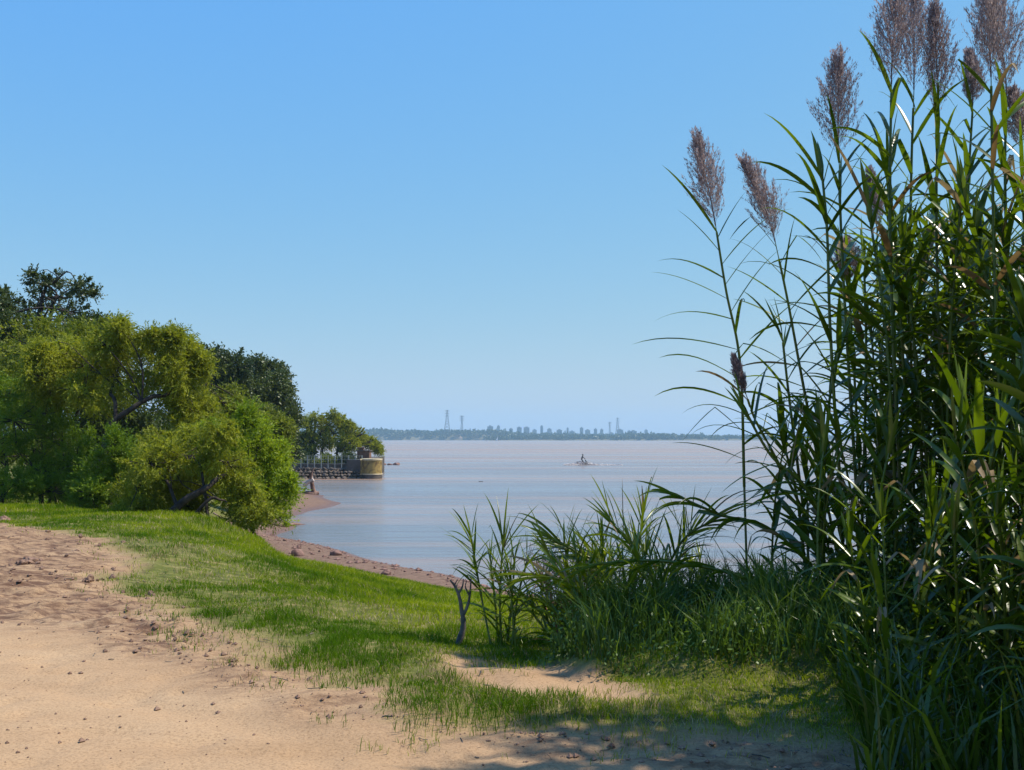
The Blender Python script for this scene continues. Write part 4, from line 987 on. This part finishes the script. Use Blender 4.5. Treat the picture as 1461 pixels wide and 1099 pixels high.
# reddish twiggy bush among the canes
b = P(800, 900, 8.9); b[2] = float(H(b[0], b[1])); tb = thing('twiggy_bush', 'reddish bare twiggy bush behind the small canes', 'bush', b)
M['red_twig'] = plain_mat('red_twig', (.22, .09, .08), (.40, .22, .19), 5, .7, 0)
mb = MB(); rg = np.random.default_rng(31)
for i in range(46):
    e = P(rg.uniform(755, 860), rg.uniform(780, 830), 8.9 + rg.uniform(-.2, .2)) - b; m = e * .5 + np.array([rg.normal(0, .06), rg.normal(0, .06), .1])
    q = spline([np.zeros(3), m, e], 8); tube(mb, q, np.linspace(.006, .0022, 8), 4, cap=False)
    for j in range(5):
        a = q[rg.integers(4, 8)]; tube(mb, [a, a + rg.normal(size=3) * .05, a + rg.normal(size=3) * .07 + np.array([0, 0, .06])], .0018, 3, cap=False)
mb.build('twigs', M['red_twig'], tb)

# weeds and undergrowth on the hump and in the clump
rg = np.random.default_rng(12)
n = 60000; x = rg.uniform(.1, 5.5, n); y = rg.uniform(5.6, 9.6, n)
md = sdist(MOUND, x, y); f_ = fbm(x * 2.2, y * 2.2, 91, 3)
k = (md > .08) & (f_ + rg.uniform(-.2, .2, n) > .38); x, y, f_ = x[k], y[k], f_[k]
blades('weeds', M['weed'], x, y, rg.uniform(.06, .5, len(x)) * np.clip(4 * (f_ - .3), .15, 1.3) , rg.uniform(.006, .014, len(x)), rg, np.clip(rg.normal(.5, .3, len(x)), 0, 1), .9, 'tall coarse weeds on the low hump before the reeds')
n = 60000; x = rg.uniform(0.0, 6.5, n); y = rg.uniform(5.2, 9.8, n); md = sdist(MOUND, x, y); f_ = fbm(x * 2.6, y * 2.6, 95, 3)
k = (md > -.05) & (f_ > .46); x, y, f_ = x[k], y[k], f_[k]
z = H(x, y) + rg.uniform(0, 1, len(x)) ** 1.4 * (f_ - .3) * 1.1 * (1 + 1.6 * sstep(.26, .36, x / y))
mb = MB(); cards(mb, np.stack([x, y, z], -1), rg.normal(size=(len(x), 3)) + np.array([0, 0, .4]), rg.uniform(.02, .05, len(x)), rg.uniform(.010, .022, len(x)), np.clip(rg.normal(.45, .3, len(x)), 0, 1), rg, .12)
tag(mb.build('undergrowth', M['weed']), 'leafy undergrowth at the foot of the reeds', kind='stuff')

n = 10000; x = rg.uniform(1.6, 6.5, n); y = rg.uniform(5.0, 10.5, n); f_ = fbm(x * 2.1, y * 2.1, 97, 3)
k = (x / y > .27 + .06 * f_) & (rg.uniform(0, 1, n) < .35 + f_); x, y, f_ = x[k], y[k], f_[k]
blades('reed_litter', M['reed'], x, y, rg.uniform(.12, .7, len(x)) * (.4 + f_), rg.uniform(.010, .034, len(x)), rg, np.clip(rg.normal(.15, .3, len(x)), 0, 1), 1.2, 'rank leaves and grass filling the foot of the reed clump')
# clods of earth on the road
CLD = 'clods of dry earth on the road'
clod = [(40,805,34,16),(128,832,18,12),(160,826,14,9),(142,780,10,7),(176,776,10,6),(68,760,10,5),(115,768,8,6),(6,744,24,12),(28,893,9,6),(222,897,11,6),(180,884,10,5),(140,904,8,5),(215,850,14,7),(175,848,9,6),(350,938,10,6),(330,950,9,5),(60,815,10,6),(15,808,9,5),(95,795,9,5),(362,1050,7,4),(262,868,8,4),(300,930,8,5),(250,915,9,5),(38,1070,6,4),(84,1048,6,3),(470,995,8,5),(560,1025,8,4),(120,945,7,4),(200,928,9,5)]
names = {0: 'biggest dark lump of crumbled earth lying on the sandy road', 7: 'dark earth heap at the left edge where road meets grass', 1: 'chunky earth clod on the road margin beside the grass'}
for i, (a, b_, w_, h_) in enumerate(clod):
    p = on(a, b_); s = p[1] / F; mb = MB(); g = np.random.default_rng(900 + i)
    for q in range(1 if w_ < 12 else 7):
        o2 = (0, 0, 0) if q == 0 else (g.normal(0, w_ * s * .35), g.normal(0, w_ * s * .4), 0)
        kk = 1 if q == 0 else g.uniform(.25, .6)
        rock_mesh(mb, (o2[0], o2[1], h_ * s * .15 * kk), (w_ * s * kk * .75, w_ * s * kk * .75, h_ * s * 1.5 * kk), 900 + i * 9 + q, .5, .8, 9, .5)
    o = mb.build('earth_clod', M['clod'], None, False); o.location = tuple(float(c) for c in p)
    tag(o, names.get(i, 'small crumbly clod of brown earth on the sandy road'), 'clod', CLD)
rg = np.random.default_rng(15)
n = 26000; x, y = scatter(n, rg, 5.0, 22); a, b_, c_ = masks(x, y)
k = (a > 0) & (rg.uniform(0, 1, n) < np.where(c_ > .1, .04, .8) * (.1 + 1.6 * sstep(.45, .7, fbm(x * 1.2, y * 2, 18, 3)) + fbm(x * 2, y * 3, 17, 3))); x, y = x[k], y[k]; z = H(x, y)
mb = MB()
ico = np.array([(1,0,0),(-1,0,0),(0,1,0),(0,-1,0),(0,0,1),(0,0,-1)], float); fi = np.array([(0,2,4),(2,1,4),(1,3,4),(3,0,4),(2,0,5),(1,2,5),(3,1,5),(0,3,5)])
sz = .0035 * np.minimum(6, (1 - rg.uniform(0, 1, len(x))) ** -.55) * (y / 8) ** .4
v = ico[None] * sz[:, None, None] * rg.uniform(.6, 1.3, (len(x), 6, 1)) * np.array([1.2, 1.2, .8]) + np.stack([x, y, z + sz * .3], -1)[:, None]
mb.add(v.reshape(-1, 3), (fi[None] + np.arange(len(x))[:, None, None] * 6).reshape(-1, 3)); tag(mb.build('pebbles', M['clod'], None, False), 'crumbs of earth and pebbles scattered on the road', kind='stuff')

mb = MB(); rg = np.random.default_rng(19); n = 900; x, y = scatter(n, rg, 5.2, 20); a, b_, c_ = masks(x, y)
for X, Y, Z, q in zip(x, y, H(x, y), (a > -1.2) & (c_ < .3)):
    if not q: continue
    an = rg.uniform(0, 6.28); l = rg.uniform(.02, .11) * (Y / 8) ** .5; dv = np.array([math.cos(an), math.sin(an), rg.uniform(-.1, .25)]) * l
    p0 = np.array([X, Y, Z + .006]); tube(mb, [p0 - dv * .5, p0 + rg.normal(size=3) * .004, p0 + dv * .5], rg.uniform(.0012, .0035), 4, cap=False)
tag(mb.build('twigs', M['grey_bark']), 'dry twigs and straw littering the road margin', kind='stuff')
n = 2600; y = rg.uniform(30, 60, n); x = -(y - 37) * .62 + rg.normal(0, 3, n); hb = H(x, y); k = (hb > .03) & (hb < .75) & (beach_f(x, y, hb) > .5); x, y, hb = x[k], y[k], hb[k]
sz = .015 * np.minimum(7, (1 - rg.uniform(0, 1, len(x))) ** -.6); mb = MB()
v = ico[None] * sz[:, None, None] * rg.uniform(.6, 1.3, (len(x), 6, 1)) * np.array([1.4, 1.2, .7]) + np.stack([x, y, hb + sz * .2], -1)[:, None]
mb.add(v.reshape(-1, 3), (fi[None] + np.arange(len(x))[:, None, None] * 6).reshape(-1, 3)); tag(mb.build('beach_debris', M['rock'], None, False), 'small stones and debris strewn along the beach', kind='stuff')

# ------------------------------------------------------------------ haze, light, camera
m, nt, out = new_mat('air')
pv = N(nt, 'ShaderNodeVolumePrincipled'); pv.inputs['Density'].default_value = .00014; pv.inputs['Color'].default_value = (.45, .74, .98, 1); pv.inputs['Anisotropy'].default_value = 0.0
nt.links.new(pv.outputs[0], out.inputs['Volume'])
mb = MB(); box(mb, (-4000, -60, -3.2), (4000, 6400, 140)); tag(mb.build('haze', m, None, False), 'faint blue river haze', kind='stuff')

SUN_EL = math.radians(57); saz = math.radians(82)      # azimuth from +Y towards +X
w_ = bpy.data.worlds.new('World'); scene.world = w_; w_.use_nodes = True
nt = w_.node_tree; bg = nt.nodes['Background']
sky = nt.nodes.new('ShaderNodeTexSky'); sky.sky_type = 'NISHITA'; sky.sun_disc = False
sky.sun_elevation = SUN_EL; sky.sun_rotation = saz; sky.air_density = 1.0; sky.dust_density = .6; sky.ozone_density = 1.6
sx_ = nt.nodes.new('ShaderNodeSeparateColor'); cb_ = nt.nodes.new('ShaderNodeCombineColor'); nt.links.new(sky.outputs[0], sx_.inputs[0])
for i, (ch, pw, k) in enumerate(((0, .95, .53), (1, .43, 1.54), (0, -.14, 4.9))):      # colour grade of the whole sky
    nt.links.new(math_(nt, 'MULTIPLY', math_(nt, 'POWER', sx_.outputs[ch], pw), k), cb_.inputs[i])
nt.links.new(cb_.outputs[0], bg.inputs['Color'])
bg.inputs['Strength'].default_value = .15
sd_ = bpy.data.lights.new('sun', 'SUN'); sd_.energy = 5.0; sd_.angle = math.radians(.53); sd_.color = (1, .92, .80)
so = bpy.data.objects.new('sun', sd_); COL.objects.link(so)
sv = Vector((math.sin(saz) * math.cos(SUN_EL), math.cos(saz) * math.cos(SUN_EL), math.sin(SUN_EL)))
so.rotation_euler = (-sv).to_track_quat('-Z', 'Y').to_euler(); so.location = (30, 20, 60)

cd = bpy.data.cameras.new('camera'); cam = bpy.data.objects.new('camera', cd); COL.objects.link(cam)
cam.location = (0, 0, CAMZ); cam.rotation_euler = (math.pi / 2 + PITCH, 0, 0)
cd.sensor_width = 36; cd.sensor_fit = 'HORIZONTAL'; cd.lens = 36 * F / 1461; cd.clip_start = .1; cd.clip_end = 20000
scene.camera = cam
scene.view_settings.view_transform = 'Standard'; scene.view_settings.look = 'None'; scene.view_settings.exposure = .35; scene.view_settings.gamma = 1
cy = scene.cycles
cy.use_denoising = True; cy.max_bounces = 6; cy.diffuse_bounces = 3; cy.glossy_bounces = 2; cy.transmission_bounces = 4; cy.transparent_max_bounces = 8; cy.volume_bounces = 1
cy.sample_clamp_indirect = 8; cy.caustics_reflective = False; cy.caustics_refractive = False
